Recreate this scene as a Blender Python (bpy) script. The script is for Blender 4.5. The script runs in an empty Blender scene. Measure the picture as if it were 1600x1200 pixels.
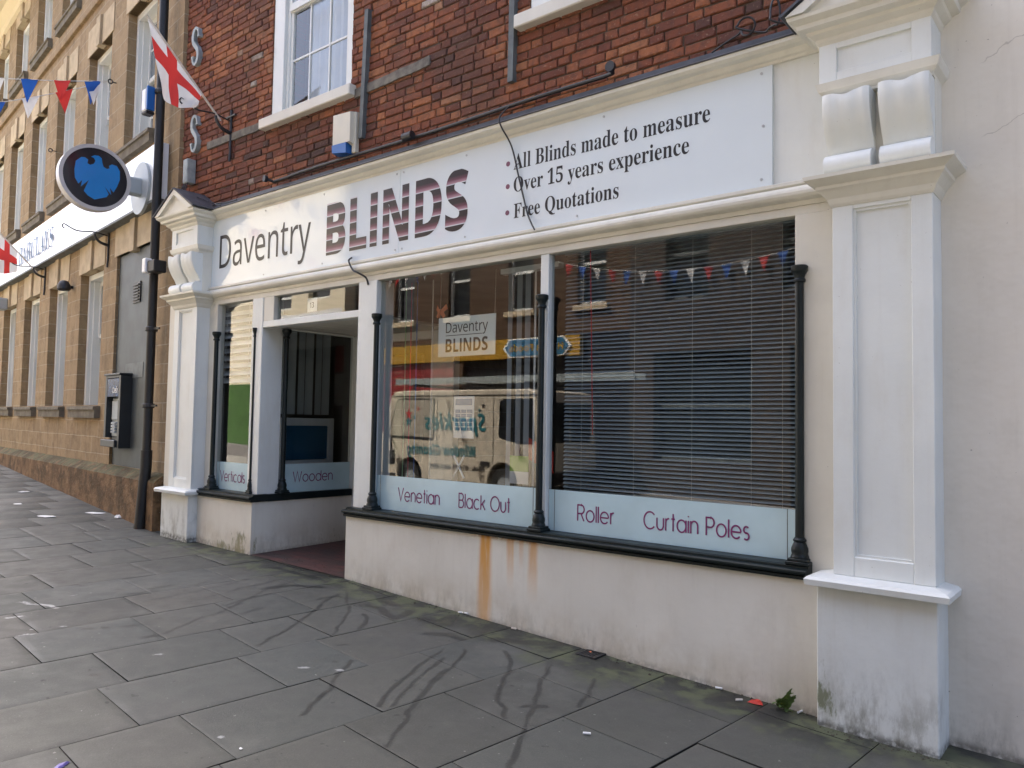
import bpy, math, random
import numpy as np
from mathutils import Vector, Matrix, noise as mnoise

# ------------------------------------------------------------------ camera, world, sun, exposure
sc = bpy.context.scene
COL = sc.collection
R = math.radians
cam_d = bpy.data.cameras.new('camera'); cam = bpy.data.objects.new('camera', cam_d); COL.objects.link(cam)
cam_d.sensor_width = 36; cam_d.lens = 27.46; cam_d.clip_start = .05; cam_d.clip_end = 500
right = Vector((0.772748, 0.634481, 0.017155)); down = Vector((-0.017991, 0.048913, -0.998641)); fwd = Vector((-0.634458, 0.771389, 0.049212))
cam.matrix_world = Matrix(((right.x, -down.x, -fwd.x, 0), (right.y, -down.y, -fwd.y, -4.2), (right.z, -down.z, -fwd.z, 1.57), (0, 0, 0, 1)))
sc.camera = cam
SUN_EL, SUN_AZ = R(54), R(-47)          # azimuth from +Y, negative towards -X: the sun stands behind the shop, to the left
world = bpy.data.worlds.new('World'); sc.world = world; world.use_nodes = True
wn = world.node_tree
sky = wn.nodes.new('ShaderNodeTexSky'); sky.sky_type = 'NISHITA'; sky.sun_disc = False
sky.sun_elevation = SUN_EL; sky.sun_rotation = SUN_AZ; sky.air_density = .65; sky.dust_density = 7.0; sky.ozone_density = .4
bg = wn.nodes['Background']; bg.inputs[1].default_value = .15
wn.links.new(sky.outputs[0], bg.inputs[0])
sun_d = bpy.data.lights.new('sun', 'SUN'); sun_d.energy = 4.6; sun_d.angle = R(.6); sun_d.color = (1, .95, .87)
sun = bpy.data.objects.new('sun', sun_d); COL.objects.link(sun)
sdir = Vector((math.sin(SUN_AZ) * math.cos(SUN_EL), math.cos(SUN_AZ) * math.cos(SUN_EL), math.sin(SUN_EL)))
sun.rotation_euler = sdir.to_track_quat('Z', 'Y').to_euler()
sc.view_settings.view_transform = 'Standard'; sc.view_settings.look = 'None'; sc.view_settings.gamma = 1
sc.view_settings.exposure = 2.6
sc.render.engine = 'CYCLES'
sc.cycles.max_bounces = 8; sc.cycles.transparent_max_bounces = 12; sc.cycles.caustics_reflective = False

rnd = random.Random(7)

# ------------------------------------------------------------------ helpers: tagging, mesh builder
WM = {}
def tag(o, label=None, cat=None, group=None, kind=None):
    if label: o['label'] = label
    if cat: o['category'] = cat
    if group: o['group'] = group
    if kind: o['kind'] = kind
    return o
def root(name, loc, label=None, cat=None, group=None, kind=None, rz=0):
    o = bpy.data.objects.new(name, None); COL.objects.link(o); o.empty_display_size = .1
    o.location = loc; o.rotation_euler = (0, 0, rz)
    WM[o] = Matrix.Translation(Vector(loc)) @ Matrix.Rotation(rz, 4, 'Z')
    return tag(o, label, cat, group, kind)
class MB:
    def __init__(s, xf=None): s.v = []; s.f = []; s.fa = []; s.xf = xf; s.val = 0.0
    def face(s, *pts):
        n = len(s.v); s.v += [tuple(p) for p in pts]; s.f.append(tuple(range(n, n + len(pts)))); s.fa.append(s.val)
    def mesh(s, vs, fs):
        n = len(s.v); s.v += [tuple(p) for p in vs]
        for f in fs: s.f.append(tuple(i + n for i in f)); s.fa.append(s.val)
    def box(s, x0, x1, y0, y1, z0, z1, b=0.0):
        x0, x1 = min(x0, x1), max(x0, x1); y0, y1 = min(y0, y1), max(y0, y1); z0, z1 = min(z0, z1), max(z0, z1)
        b = min(b, .45 * (x1 - x0), .45 * (y1 - y0), .45 * (z1 - z0))
        if b <= 0:
            v = [(x, y, z) for x in (x0, x1) for y in (y0, y1) for z in (z0, z1)]
            s.mesh(v, [(0, 1, 3, 2), (4, 6, 7, 5), (0, 4, 5, 1), (2, 3, 7, 6), (0, 2, 6, 4), (1, 5, 7, 3)]); return
        # chamfered box: 24 vertices
        P = {}
        vs = []
        for ix, x in enumerate((x0, x1)):
            for iy, y in enumerate((y0, y1)):
                for iz, z in enumerate((z0, z1)):
                    sx, sy, sz = (b if ix == 0 else -b), (b if iy == 0 else -b), (b if iz == 0 else -b)
                    P[ix, iy, iz, 0] = len(vs); vs.append((x, y + sy, z + sz))
                    P[ix, iy, iz, 1] = len(vs); vs.append((x + sx, y, z + sz))
                    P[ix, iy, iz, 2] = len(vs); vs.append((x + sx, y + sy, z))
        fs = []
        for i in (0, 1):
            fs.append([P[i, a, c, 0] for a, c in ((0, 0), (1, 0), (1, 1), (0, 1))])
            fs.append([P[a, i, c, 1] for a, c in ((0, 0), (1, 0), (1, 1), (0, 1))])
            fs.append([P[a, c, i, 2] for a, c in ((0, 0), (1, 0), (1, 1), (0, 1))])
            for j in (0, 1):
                fs.append([P[i, j, 0, 0], P[i, j, 1, 0], P[i, j, 1, 1], P[i, j, 0, 1]])
                fs.append([P[i, 0, j, 0], P[i, 1, j, 0], P[i, 1, j, 2], P[i, 0, j, 2]])
                fs.append([P[0, i, j, 1], P[1, i, j, 1], P[1, i, j, 2], P[0, i, j, 2]])
                for k in (0, 1): fs.append([P[i, j, k, 0], P[i, j, k, 1], P[i, j, k, 2]])
        s.mesh(vs, fs)
    def prof_x(s, prof, x0, x1):      # closed polygon of (y, z) extruded along x
        n = len(prof)
        vs = [(x0, y, z) for y, z in prof] + [(x1, y, z) for y, z in prof]
        fs = [(i, (i + 1) % n, n + (i + 1) % n, n + i) for i in range(n)] + [tuple(range(n)), tuple(range(2 * n - 1, n - 1, -1))]
        s.mesh(vs, fs)
    def prism(s, poly, y0, y1):       # polygon of (x, z) extruded along y
        n = len(poly)
        vs = [(x, y0, z) for x, z in poly] + [(x, y1, z) for x, z in poly]
        fs = [(i, (i + 1) % n, n + (i + 1) % n, n + i) for i in range(n)] + [tuple(range(n)), tuple(range(2 * n - 1, n - 1, -1))]
        s.mesh(vs, fs)
    def ring(s, x0, x1, yf, yb, prof):  # moulding wrapped round three sides: prof = [(projection, z)]
        loops = []
        for p, z in prof: loops.append([(x0 - p, yb, z), (x0 - p, yf - p, z), (x1 + p, yf - p, z), (x1 + p, yb, z)])
        vs = [p for l in loops for p in l]; fs = []
        for k in range(len(loops) - 1):
            for i in range(3): fs.append((4 * k + i, 4 * k + i + 1, 4 * k + 4 + i + 1, 4 * k + 4 + i))
        fs.append((0, 1, 2, 3)); e = 4 * (len(loops) - 1); fs.append((e + 3, e + 2, e + 1, e))
        s.mesh(vs, fs)
    def tube(s, pts, r, n=8, cap=True):
        pts = [Vector(p) for p in pts]; rs = r if isinstance(r, (list, tuple)) else [r] * len(pts)
        vs = []; fs = []; up = None
        for i, p in enumerate(pts):
            d = (pts[min(i + 1, len(pts) - 1)] - pts[max(i - 1, 0)]).normalized()
            if up is None:
                a = Vector((0, 0, 1)) if abs(d.z) < .9 else Vector((1, 0, 0)); up = (a - d * a.dot(d)).normalized()
            else: up = (up - d * up.dot(d)).normalized()
            w = d.cross(up)
            for k in range(n):
                t = 2 * math.pi * k / n; vs.append(p + (up * math.cos(t) + w * math.sin(t)) * rs[i])
        for i in range(len(pts) - 1):
            for k in range(n): fs.append((i * n + k, i * n + (k + 1) % n, (i + 1) * n + (k + 1) % n, (i + 1) * n + k))
        if cap: fs += [tuple(range(n - 1, -1, -1)), tuple(range((len(pts) - 1) * n, len(pts) * n))]
        s.mesh(vs, fs)
    def lathe(s, cx, cy, prof, n=16):  # prof = [(r, z)]
        vs = []; fs = []
        for r, z in prof:
            for k in range(n): t = 2 * math.pi * k / n; vs.append((cx + r * math.cos(t), cy + r * math.sin(t), z))
        for i in range(len(prof) - 1):
            for k in range(n): fs.append((i * n + k, i * n + (k + 1) % n, (i + 1) * n + (k + 1) % n, (i + 1) * n + k))
        fs += [tuple(range(n - 1, -1, -1)), tuple(range((len(prof) - 1) * n, len(prof) * n))]
        s.mesh(vs, fs)
    def disc(s, c, u, v, r0, r1, h0, h1, n=40):  # cylinder or ring section round axis u x v
        c, u, v = Vector(c), Vector(u), Vector(v); w = u.cross(v)
        vs = []
        for r, h in ((r0, h0), (r1, h0), (r1, h1), (r0, h1)):
            for k in range(n): t = 2 * math.pi * k / n; vs.append(c + (u * math.cos(t) + v * math.sin(t)) * r + w * h)
        fs = []
        for a in range(4):
            b = (a + 1) % 4
            if r0 == 0 and a == 3: continue
            for k in range(n): fs.append((a * n + k, a * n + (k + 1) % n, b * n + (k + 1) % n, b * n + k))
        s.mesh(vs, fs)
    def build(s, name, mat, parent=None, label=None, smooth=False, loc=None, world=True, merge=True):
        me = bpy.data.meshes.new(name)
        M = s.xf if s.xf is not None else Matrix.Identity(4)
        vs = [M @ Vector(p) for p in s.v]
        base = WM[parent] if parent is not None else Matrix.Identity(4)
        if loc is not None: base = base @ Matrix.Translation(Vector(loc))
        if world:
            inv = base.inverted(); vs = [inv @ p for p in vs]
        me.from_pydata([tuple(p) for p in vs], [], s.f)
        a = me.attributes.new('rnd', 'FLOAT', 'FACE'); a.data.foreach_set('value', s.fa)
        import bmesh
        bm = bmesh.new(); bm.from_mesh(me)
        if merge: bmesh.ops.remove_doubles(bm, verts=bm.verts, dist=1e-5)
        bmesh.ops.recalc_face_normals(bm, faces=bm.faces); bm.to_mesh(me); bm.free()
        if smooth:
            me.polygons.foreach_set('use_smooth', [True] * len(me.polygons))
            try: me.set_sharp_from_angle(angle=R(38))
            except Exception: pass
        me.materials.append(mat)
        o = bpy.data.objects.new(name, me); COL.objects.link(o)
        if parent is not None: o.parent = parent
        if loc is not None: o.location = loc
        WM[o] = base
        if label: o['label'] = label
        return o
def top(mb, name, mat, loc, label, cat, group=None, kind=None, smooth=False):
    o = mb.build(name, mat, None, smooth=smooth, loc=loc); return tag(o, label, cat, group, kind)
def copy_part(o, parent, loc=None):
    c = o.copy(); COL.objects.link(c); c.parent = parent
    if loc is not None: c.location = loc
    for ch in [x for x in ALL_CH.get(o, [])]: copy_part(ch, c)
    return c
ALL_CH = {}
def reg(parent, *ch): ALL_CH.setdefault(parent, []).extend(ch)

# ------------------------------------------------------------------ helpers: materials
class NT:
    def __init__(s, m): s.t = m.node_tree; s.n = s.t.nodes; s.l = s.t.links
    def new(s, k, **kw):
        n = s.n.new(k)
        for a, b in kw.items(): setattr(n, a, b)
        return n
    def put(s, sock, val):
        if hasattr(val, 'links'): s.l.new(val, sock)
        elif val is not None: sock.default_value = val
    def pos(s):
        g = s.new('ShaderNodeNewGeometry'); return g.outputs['Position']
    def sep(s, v):
        n = s.new('ShaderNodeSeparateXYZ'); s.l.new(v, n.inputs[0]); return n.outputs
    def comb(s, x, y, z):
        n = s.new('ShaderNodeCombineXYZ')
        for i, a in enumerate((x, y, z)): s.put(n.inputs[i], a)
        return n.outputs[0]
    def math(s, op, a, b=None, c=None, clamp=False):
        n = s.new('ShaderNodeMath', operation=op); n.use_clamp = clamp
        s.put(n.inputs[0], a)
        if b is not None: s.put(n.inputs[1], b)
        if c is not None: s.put(n.inputs[2], c)
        return n.outputs[0]
    def scale(s, v, xyz):
        n = s.new('ShaderNodeVectorMath', operation='MULTIPLY'); s.l.new(v, n.inputs[0]); n.inputs[1].default_value = xyz; return n.outputs[0]
    def noise(s, v, scale, detail=4, rough=.55, out=0):
        n = s.new('ShaderNodeTexNoise'); s.l.new(v, n.inputs['Vector']); n.inputs['Scale'].default_value = scale
        n.inputs['Detail'].default_value = detail; n.inputs['Roughness'].default_value = rough; return n.outputs[out]
    def ramp(s, f, stops, interp='LINEAR'):
        n = s.new('ShaderNodeValToRGB'); s.l.new(f, n.inputs[0]); cr = n.color_ramp; cr.interpolation = interp
        while len(cr.elements) < len(stops): cr.elements.new(.5)
        for e, (p, c) in zip(cr.elements, stops):
            e.position = p; e.color = (c, c, c, 1) if isinstance(c, (int, float)) else (*c, 1)
        return n.outputs[0]
    def maprange(s, v, a, b, c=0., d=1., smooth=True):
        n = s.new('ShaderNodeMapRange'); n.interpolation_type = 'SMOOTHSTEP' if smooth else 'LINEAR'; n.clamp = True
        s.put(n.inputs[0], v)
        for i, x in enumerate((a, b, c, d)): s.put(n.inputs[1 + i], x)
        return n.outputs[0]
    def mix(s, f, a, b, blend='MIX'):
        n = s.new('ShaderNodeMix', data_type='RGBA', blend_type=blend)
        s.put(n.inputs[0], f)
        for i, x in ((6, a), (7, b)):
            if hasattr(x, 'links'): s.l.new(x, n.inputs[i])
            else: n.inputs[i].default_value = (*x, 1)
        return n.outputs[2]
    def attr(s, name, out='Fac'):
        n = s.new('ShaderNodeAttribute'); n.attribute_name = name; return n.outputs[out]
    def bump(s, h, strength=.3, dist=.01):
        n = s.new('ShaderNodeBump'); s.l.new(h, n.inputs['Height']); n.inputs['Strength'].default_value = strength; n.inputs['Distance'].default_value = dist
        return n.outputs[0]
def mat(name, col, rough=.6, spec=.5, metal=0., var=.12, vscale=3., bump=.15, bscale=60., extra=None, bdist=.004, coat=0.):
    m = bpy.data.materials.new(name); m.use_nodes = True; t = NT(m); b = t.n['Principled BSDF']
    p = t.pos()
    c = t.mix(t.maprange(t.noise(p, vscale, 5), .3, .7), [x * (1 - var) for x in col], [min(1, x * (1 + var * .6)) for x in col])
    r = rough
    if extra:
        e = extra(t, p, c); c, r = e if isinstance(e, tuple) else (e, rough)
    t.l.new(c, b.inputs['Base Color'])
    t.put(b.inputs['Roughness'], r)
    b.inputs['Specular IOR Level'].default_value = spec; b.inputs['Metallic'].default_value = metal
    b.inputs['Coat Weight'].default_value = coat; b.inputs['Coat Roughness'].default_value = .05
    if bump: t.l.new(t.bump(t.noise(p, bscale, 3), bump, bdist), b.inputs['Normal'])
    return m
def ground_h(t, p):       # height above the sloping pavement (z rises towards -x)
    s = t.sep(p)
    return t.math('SUBTRACT', s[2], t.math('MULTIPLY_ADD', s[0], -.0375, .07)), s
def grime(dirt=(.12, .11, .07), amount=1., hi=.35, moss=(.10, .11, .02), mosspots=(), streak=.3):
    def f(t, p, c):
        h, s = ground_h(t, p)
        n1 = t.noise(t.scale(p, (14, 14, 5)), 1., 6, .7)
        n2 = t.noise(p, 2.2, 4)
        low = t.maprange(h, 0., hi, 1., 0.)
        k = t.math('MULTIPLY', low, t.maprange(n1, .42, .68))
        k = t.math('MULTIPLY', k, t.maprange(n2, .25, .65, .25, 1.))
        c = t.mix(t.math('MULTIPLY', k, .75 * amount), c, dirt)
        edge = t.math('MULTIPLY', t.maprange(h, .0, .05, 1., 0.), t.maprange(t.noise(p, 30, 5), .3, .6))
        c = t.mix(t.math('MULTIPLY', edge, .85 * amount), c, (.03, .028, .02))
        st = t.maprange(t.noise(t.scale(p, (26, 26, 1.3)), 1., 4, .6), .52, .8)
        c = t.mix(t.math('MULTIPLY', st, streak), c, (.38, .33, .25))
        sp = t.maprange(t.noise(p, 60, 3, .65), .72, .75)
        c = t.mix(t.math('MULTIPLY', sp, .6), c, (.16, .13, .09))
        bl = t.maprange(t.noise(t.scale(p, (7, 7, 2)), 1., 5, .65), .5, .72)
        c = t.mix(t.math('MULTIPLY', bl, .16), c, (.50, .45, .36))
        for (x0, w, z0, zh) in mosspots:
            d = t.math('DIVIDE', t.math('ABSOLUTE', t.math('SUBTRACT', s[0], x0)), w)
            e = t.math('DIVIDE', t.math('ABSOLUTE', t.math('SUBTRACT', h, z0)), zh)
            q = t.maprange(t.math('ADD', t.math('ADD', t.math('MULTIPLY', d, d), t.math('MULTIPLY', e, e)), t.math('MULTIPLY', t.math('SUBTRACT', n1, .42), 5.5)), .3, 1.1, 1., 0.)
            c = t.mix(t.math('MULTIPLY', q, .8), c, moss)
        return c
    return f
def rust(t, p, c):
    c = grime(amount=.55, hi=.25, mosspots=((-6.66, .2, .06, .17), (-6.95, .2, .0, .08), (-4.95, .12, .0, .06)), streak=.10)(t, p, c)
    h, _ = ground_h(t, p)
    c = t.mix(t.math('MULTIPLY', t.math('MULTIPLY', t.maprange(h, .02, .34, 1., 0.), t.maprange(t.noise(p, 4, 5, .65), .3, .65)), .42), c, (.46, .37, .25))
    c = t.mix(t.math('MULTIPLY', t.maprange(t.noise(t.scale(p, (60, 60, 9)), 1., 3, .6), .70, .76), .55), c, (.12, .10, .08))
    c = t.mix(t.math('MULTIPLY', t.maprange(t.noise(p, 1.7, 5, .7), .5, .7), .35), c, (.60, .55, .47))
    s = t.sep(p)
    n = t.noise(t.scale(p, (9, 9, .9)), 1., 4, .6)
    for x0, w, zlen, a in ((-3.585, .05, 1.1, .95), (-3.36, .022, .40, .6), (-3.17, .035, .45, .7), (-3.27, .018, .25, .4)):
        d = t.math('ADD', t.math('ABSOLUTE', t.math('SUBTRACT', s[0], x0)), t.math('MULTIPLY', t.math('SUBTRACT', n, .5), .09))
        k = t.math('MULTIPLY', t.maprange(d, w * .5, w * 1.6, 1., 0.), t.maprange(s[2], .80 - zlen, .80, .2 if zlen > 1 else 0., 1.))
        k = t.math('MULTIPLY', k, t.maprange(t.noise(t.scale(p, (30, 30, 4)), 1., 5), .25, .55, .7, 1.))
        c = t.mix(t.math('MULTIPLY', k, a), c, (.66, .30, .035))
    k = t.math('MULTIPLY', t.math('MULTIPLY', t.maprange(s[2], .76, .80), t.maprange(t.math('ABSOLUTE', t.math('ADD', s[0], 3.4)), .2, .42, 1., 0.)), t.maprange(t.noise(p, 40, 3), .35, .6))
    return t.mix(k, c, (.40, .13, .02))

WHITE = (.71, .73, .70)
M = {}
M['white'] = mat('white_paint', WHITE, .46, var=.04, bump=.22, bscale=22, extra=grime(amount=.0, streak=.07))
M['plinth'] = mat('plinth_paint', WHITE, .5, var=.05, bump=.3, bscale=22, extra=grime(amount=.95, hi=.42, mosspots=((-1.26, .075, .15, .15), (-.86, .05, .12, .06)), streak=.12))
M['cream'] = mat('cream_paint', (.66, .635, .555), .5, var=.06, bump=.08, bscale=25, extra=grime(amount=0, streak=.1))
M['mould'] = mat('moulding_paint', (.68, .66, .58), .45, var=.07, bump=.2, bscale=22, extra=grime(amount=0, streak=.12))
M['riser'] = mat('riser_render', (.73, .70, .615), .7, var=.06, vscale=1.6, bump=.35, bscale=9, bdist=.006, extra=rust)
def cracks(t, p, c):
    c = grime(amount=.8, hi=.3, streak=.10)(t, p, c)
    c = t.mix(t.math('MULTIPLY', t.maprange(t.noise(p, .9, 5, .65), .42, .7), .35), c, (.63, .57, .48))
    s = t.sep(p)
    w = t.noise(p, 3.5, 5, .6); w2 = t.noise(p, 1.1, 2)
    for (x0, z0, sl, xl, xr) in ((-.45, 3.02, .32, -.62, .2), (-.42, 3.42, .5, -.62, -.15), (-.55, .28, .7, -.5, -.3)):
        ln = t.math('SUBTRACT', t.math('SUBTRACT', s[2], z0), t.math('MULTIPLY', t.math('SUBTRACT', s[0], x0), sl))
        d = t.math('ABSOLUTE', t.math('ADD', ln, t.math('MULTIPLY', t.math('SUBTRACT', w, .5), .22)))
        m = t.math('MULTIPLY', t.maprange(s[0], xl, xl + .05), t.maprange(s[0], xr - .05, xr, 1., 0.))
        c = t.mix(t.math('MULTIPLY', t.math('MULTIPLY', t.maprange(d, .0015, .004, 1., 0.), m), .38), c, (.24, .20, .16))
    return c
M['render'] = mat('cream_render', (.74, .69, .60), .85, var=.05, vscale=1.3, bump=.55, bscale=6, bdist=.012, extra=cracks)
M['dkgreen'] = mat('dark_green_paint', (.007, .013, .014), .42, var=.3, bump=.1, bscale=30, spec=.3)
M['board'] = mat('sign_board', (.69, .755, .785), .07, var=.015, bump=.02, bscale=3, spec=.5)
M['label'] = mat('label_film', (.47, .63, .67), .18, var=.06, bump=0)
M['black'] = mat('black_lettering', (.012, .012, .014), .4, var=.1, bump=0)
M['plum'] = mat('plum_lettering', (.19, .02, .12), .5, var=.1, bump=0)
M['mauve'] = mat('mauve_dots', (.16, .05, .09), .4, bump=0)
def slat_print(t, p, c):
    s = t.sep(p)
    z = t.math('ADD', t.math('SUBTRACT', s[2], 3.0), t.math('MULTIPLY', t.math('ADD', s[0], 4.7), -.008))
    f = t.math('FRACT', t.math('ADD', t.math('DIVIDE', z, .1045), .72))
    return t.ramp(f, [(0, (.62, .62, .66)), (.05, (.38, .22, .27)), (.3, (.12, .035, .06)), (.55, (.016, .010, .014)), (.95, (.010, .009, .012)), (.965, (.62, .66, .70))])
M['slats'] = mat('slat_lettering', (.1, .1, .1), .3, bump=0, extra=slat_print)
M['lead'] = mat('lead_sheet', (.055, .06, .075), .5, var=.3, vscale=8, bump=.4, bscale=14)
M['iron'] = mat('black_iron', (.018, .018, .02), .5, var=.3, bump=.3)
M['pipe'] = mat('black_pipe', (.009, .010, .011), .55, var=.3, bump=.2)
M['galv'] = mat('grey_metal', (.30, .34, .34), .5, var=.25, vscale=9, bump=.2)
M['wood'] = mat('weathered_wood', (.16, .145, .12), .85, var=.4, vscale=14, bump=.6, bscale=40)
M['slate'] = mat('grey_strip', (.10, .115, .115), .6, var=.3, vscale=8, bump=.3)
M['plastic'] = mat('cream_plastic', (.62, .58, .47), .4, var=.06, bump=0)
M['blueplastic'] = mat('blue_plastic', (.02, .13, .42), .3, var=.06, bump=0)
M['whiteplastic'] = mat('white_plastic', (.75, .76, .78), .3, var=.04, bump=0)
M['greyplastic'] = mat('grey_plastic', (.34, .38, .40), .45, var=.08, bump=0)
M['paper'] = mat('white_paper', (.74, .74, .72), .8, var=.06, bump=0)
M['sky_paper'] = mat('pale_blue_card', (.72, .80, .80), .7, var=.04, bump=0)
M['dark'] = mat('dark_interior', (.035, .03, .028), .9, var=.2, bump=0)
M['room'] = mat('interior_wall', (.17, .155, .14), .9, var=.2, bump=0)
M['carpet'] = mat('interior_floor', (.05, .04, .035), .9, var=.2, bump=0)
M['bed'] = mat('display_bed', (.16, .09, .06), .6, var=.2, bump=0)
M['slatgrey'] = mat('grey_slat', (.28, .335, .37), .35, var=.1, bump=0)
M['slatwhite'] = mat('white_slat', (.62, .64, .66), .4, var=.05, bump=0)
M['slatblue'] = mat('blue_slat', (.03, .13, .24), .3, var=.05, bump=0)
M['cordwhite'] = mat('white_cord', (.6, .6, .56), .7, bump=0)
M['cordred'] = mat('red_cord', (.45, .04, .06), .7, bump=0)
M['cordgreen'] = mat('green_cord', (.25, .42, .22), .7, bump=0)
M['cordblue'] = mat('blue_cord', (.08, .14, .32), .7, bump=0)
M['orange'] = mat('orange_card', (.55, .16, .07), .7, bump=0)
M['red'] = mat('red_card', (.50, .03, .015), .6, bump=0)
M['lime'] = mat('lime_card', (.25, .42, .06), .6, bump=0)
M['curtain'] = mat('pale_curtain', (.55, .60, .64), .9, var=.08, bump=0)
def fabric(name, col):
    m = mat(name, col, .8, var=.06, bump=.15, bscale=90)
    t = NT(m); b = t.n['Principled BSDF']; out = t.n['Material Output']
    tr = t.new('ShaderNodeBsdfTranslucent'); mx = t.new('ShaderNodeMixShader'); mx.inputs[0].default_value = .35
    t.l.new(b.inputs['Base Color'].links[0].from_socket, tr.inputs[0])
    t.l.new(b.outputs[0], mx.inputs[1]); t.l.new(tr.outputs[0], mx.inputs[2]); t.l.new(mx.outputs[0], out.inputs[0])
    return m
M['fwhite'] = fabric('white_cloth', (.76, .75, .74)); M['fred'] = fabric('red_cloth', (.62, .05, .045)); M['fblue'] = fabric('blue_cloth', (.02, .10, .42))
M['stickwood'] = mat('white_stick', (.62, .56, .48), .6, bump=0)
# glass: clear sheet, reflecting more towards grazing
def glass(name, tint, f0=.062):
    m = bpy.data.materials.new(name); m.use_nodes = True; t = NT(m); t.n.remove(t.n['Principled BSDF'])
    g = t.new('ShaderNodeNewGeometry')
    d = t.new('ShaderNodeVectorMath', operation='DOT_PRODUCT'); t.l.new(g.outputs['Incoming'], d.inputs[0]); t.l.new(g.outputs['Normal'], d.inputs[1])
    k = t.math('POWER', t.math('SUBTRACT', 1., t.math('ABSOLUTE', d.outputs['Value']), clamp=True), 4.0)
    f = t.math('MULTIPLY_ADD', k, 1 - f0, f0)
    tr = t.new('ShaderNodeBsdfTransparent'); tr.inputs[0].default_value = (*tint, 1)
    gl = t.new('ShaderNodeBsdfGlossy'); gl.inputs['Roughness'].default_value = .004; gl.inputs[0].default_value = (1, 1, 1, 1)
    mx = t.new('ShaderNodeMixShader'); t.l.new(f, mx.inputs[0]); t.l.new(tr.outputs[0], mx.inputs[1]); t.l.new(gl.outputs[0], mx.inputs[2])
    t.l.new(mx.outputs[0], t.n['Material Output'].inputs[0]); return m
M['glass'] = glass('window_glass', (.74, .77, .76)); M['glassup'] = glass('upper_window_glass', (.85, .87, .88), .08)
M['greypane'] = mat('grey_window_pane', (.16, .19, .21), .05, spec=.9, var=.3, bump=.05, bscale=2)
M['darkpane'] = mat('dark_window_pane', (.02, .024, .028), .06, spec=.6, var=.3, bump=.05, bscale=2)
# brick, stone
def brick_mat():
    m = bpy.data.materials.new('old_red_brick'); m.use_nodes = True; t = NT(m); b = t.n['Principled BSDF']; p = t.pos()
    r = t.attr('rnd')
    c = t.ramp(r, [(0, (.062, .038, .034)), (.14, (.09, .046, .038)), (.26, (.15, .052, .034)), (.45, (.205, .070, .040)), (.62, (.255, .090, .046)), (.78, (.335, .128, .058)), (.95, (.34, .15, .075)), (.985, (.33, .23, .16)), (1., (.42, .36, .30))])
    c = t.mix(t.math('MULTIPLY', t.maprange(t.noise(p, 18, 6, .7), .40, .70), .65), c, (.085, .05, .042))
    c = t.mix(t.math('MULTIPLY', t.maprange(t.noise(p, 1.1, 5, .6), .44, .66), .6), c, (.10, .056, .044))
    c = t.mix(t.math('MULTIPLY', t.maprange(t.noise(p, 47, 3), .60, .72), .4), c, (.42, .30, .21))
    t.l.new(c, b.inputs['Base Color']); b.inputs['Roughness'].default_value = .9; b.inputs['Specular IOR Level'].default_value = .25
    h = t.math('ADD', t.noise(p, 40, 6, .7), t.math('MULTIPLY', t.noise(p, 9, 3), .8))
    t.l.new(t.bump(h, .75, .012), b.inputs['Normal']); return m
M['brick'] = brick_mat()
M['mortar'] = mat('sandy_mortar', (.105, .075, .055), .95, spec=.2, var=.35, vscale=7, bump=.8, bscale=55, bdist=.01)
def masonry(name, c1, c2, mort, bw, bh, ms, axis, bumpk=.5, rot=0., dark=(.1, .065, .035)):
    m = bpy.data.materials.new(name); m.use_nodes = True; t = NT(m); b = t.n['Principled BSDF']; p = t.pos(); s = t.sep(p)
    horiz = t.math('ADD', t.math('MULTIPLY', s[0], math.cos(rot)), t.math('MULTIPLY', s[1], math.sin(rot))) if axis == 'x' else s[1]
    tex = t.new('ShaderNodeTexBrick'); tex.offset = .5
    jit = t.math('MULTIPLY', t.math('SUBTRACT', t.noise(p, 2.2, 2), .5), .03)
    t.l.new(t.comb(t.math('ADD', horiz, jit), t.math('ADD', s[2], jit), 0.), tex.inputs['Vector'])
    tex.inputs['Scale'].default_value = 1.; tex.inputs['Brick Width'].default_value = bw; tex.inputs['Row Height'].default_value = bh
    tex.inputs['Mortar Size'].default_value = ms; tex.inputs['Mortar Smooth'].default_value = .25; tex.inputs['Bias'].default_value = 0.
    tex.inputs['Color1'].default_value = (*c1, 1); tex.inputs['Color2'].default_value = (*c2, 1); tex.inputs['Mortar'].default_value = (*mort, 1)
    c = t.mix(t.math('MULTIPLY', t.maprange(t.noise(p, 5, 6, .7), .4, .75), .5), tex.outputs['Color'], dark)
    c = t.mix(t.math('MULTIPLY', t.maprange(t.noise(p, 26, 4, .7), .5, .75), .25), c, [x * 1.5 for x in c1])
    c = t.mix(t.math('MULTIPLY', t.maprange(t.noise(t.scale(p, (6, 6, .7)), 1, 3), .52, .75), .22), c, dark)
    t.l.new(c, b.inputs['Base Color']); b.inputs['Roughness'].default_value = .9; b.inputs['Specular IOR Level'].default_value = .25
    h = t.math('ADD', t.math('MULTIPLY', tex.outputs['Fac'], -.6), t.math('MULTIPLY', t.noise(p, 35, 5, .7), .5))
    t.l.new(t.bump(h, bumpk, .012), b.inputs['Normal']); return m
BA = R(7.5)
M['stone'] = masonry('ochre_ashlar', (.325, .235, .135), (.27, .195, .112), (.39, .33, .235), .52, .215, .006, 'x', rot=-BA)
M['stonelight'] = mat('dressed_stone', (.47, .38, .255), .9, spec=.25, var=.16, vscale=5, bump=.35, bscale=30)
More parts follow.
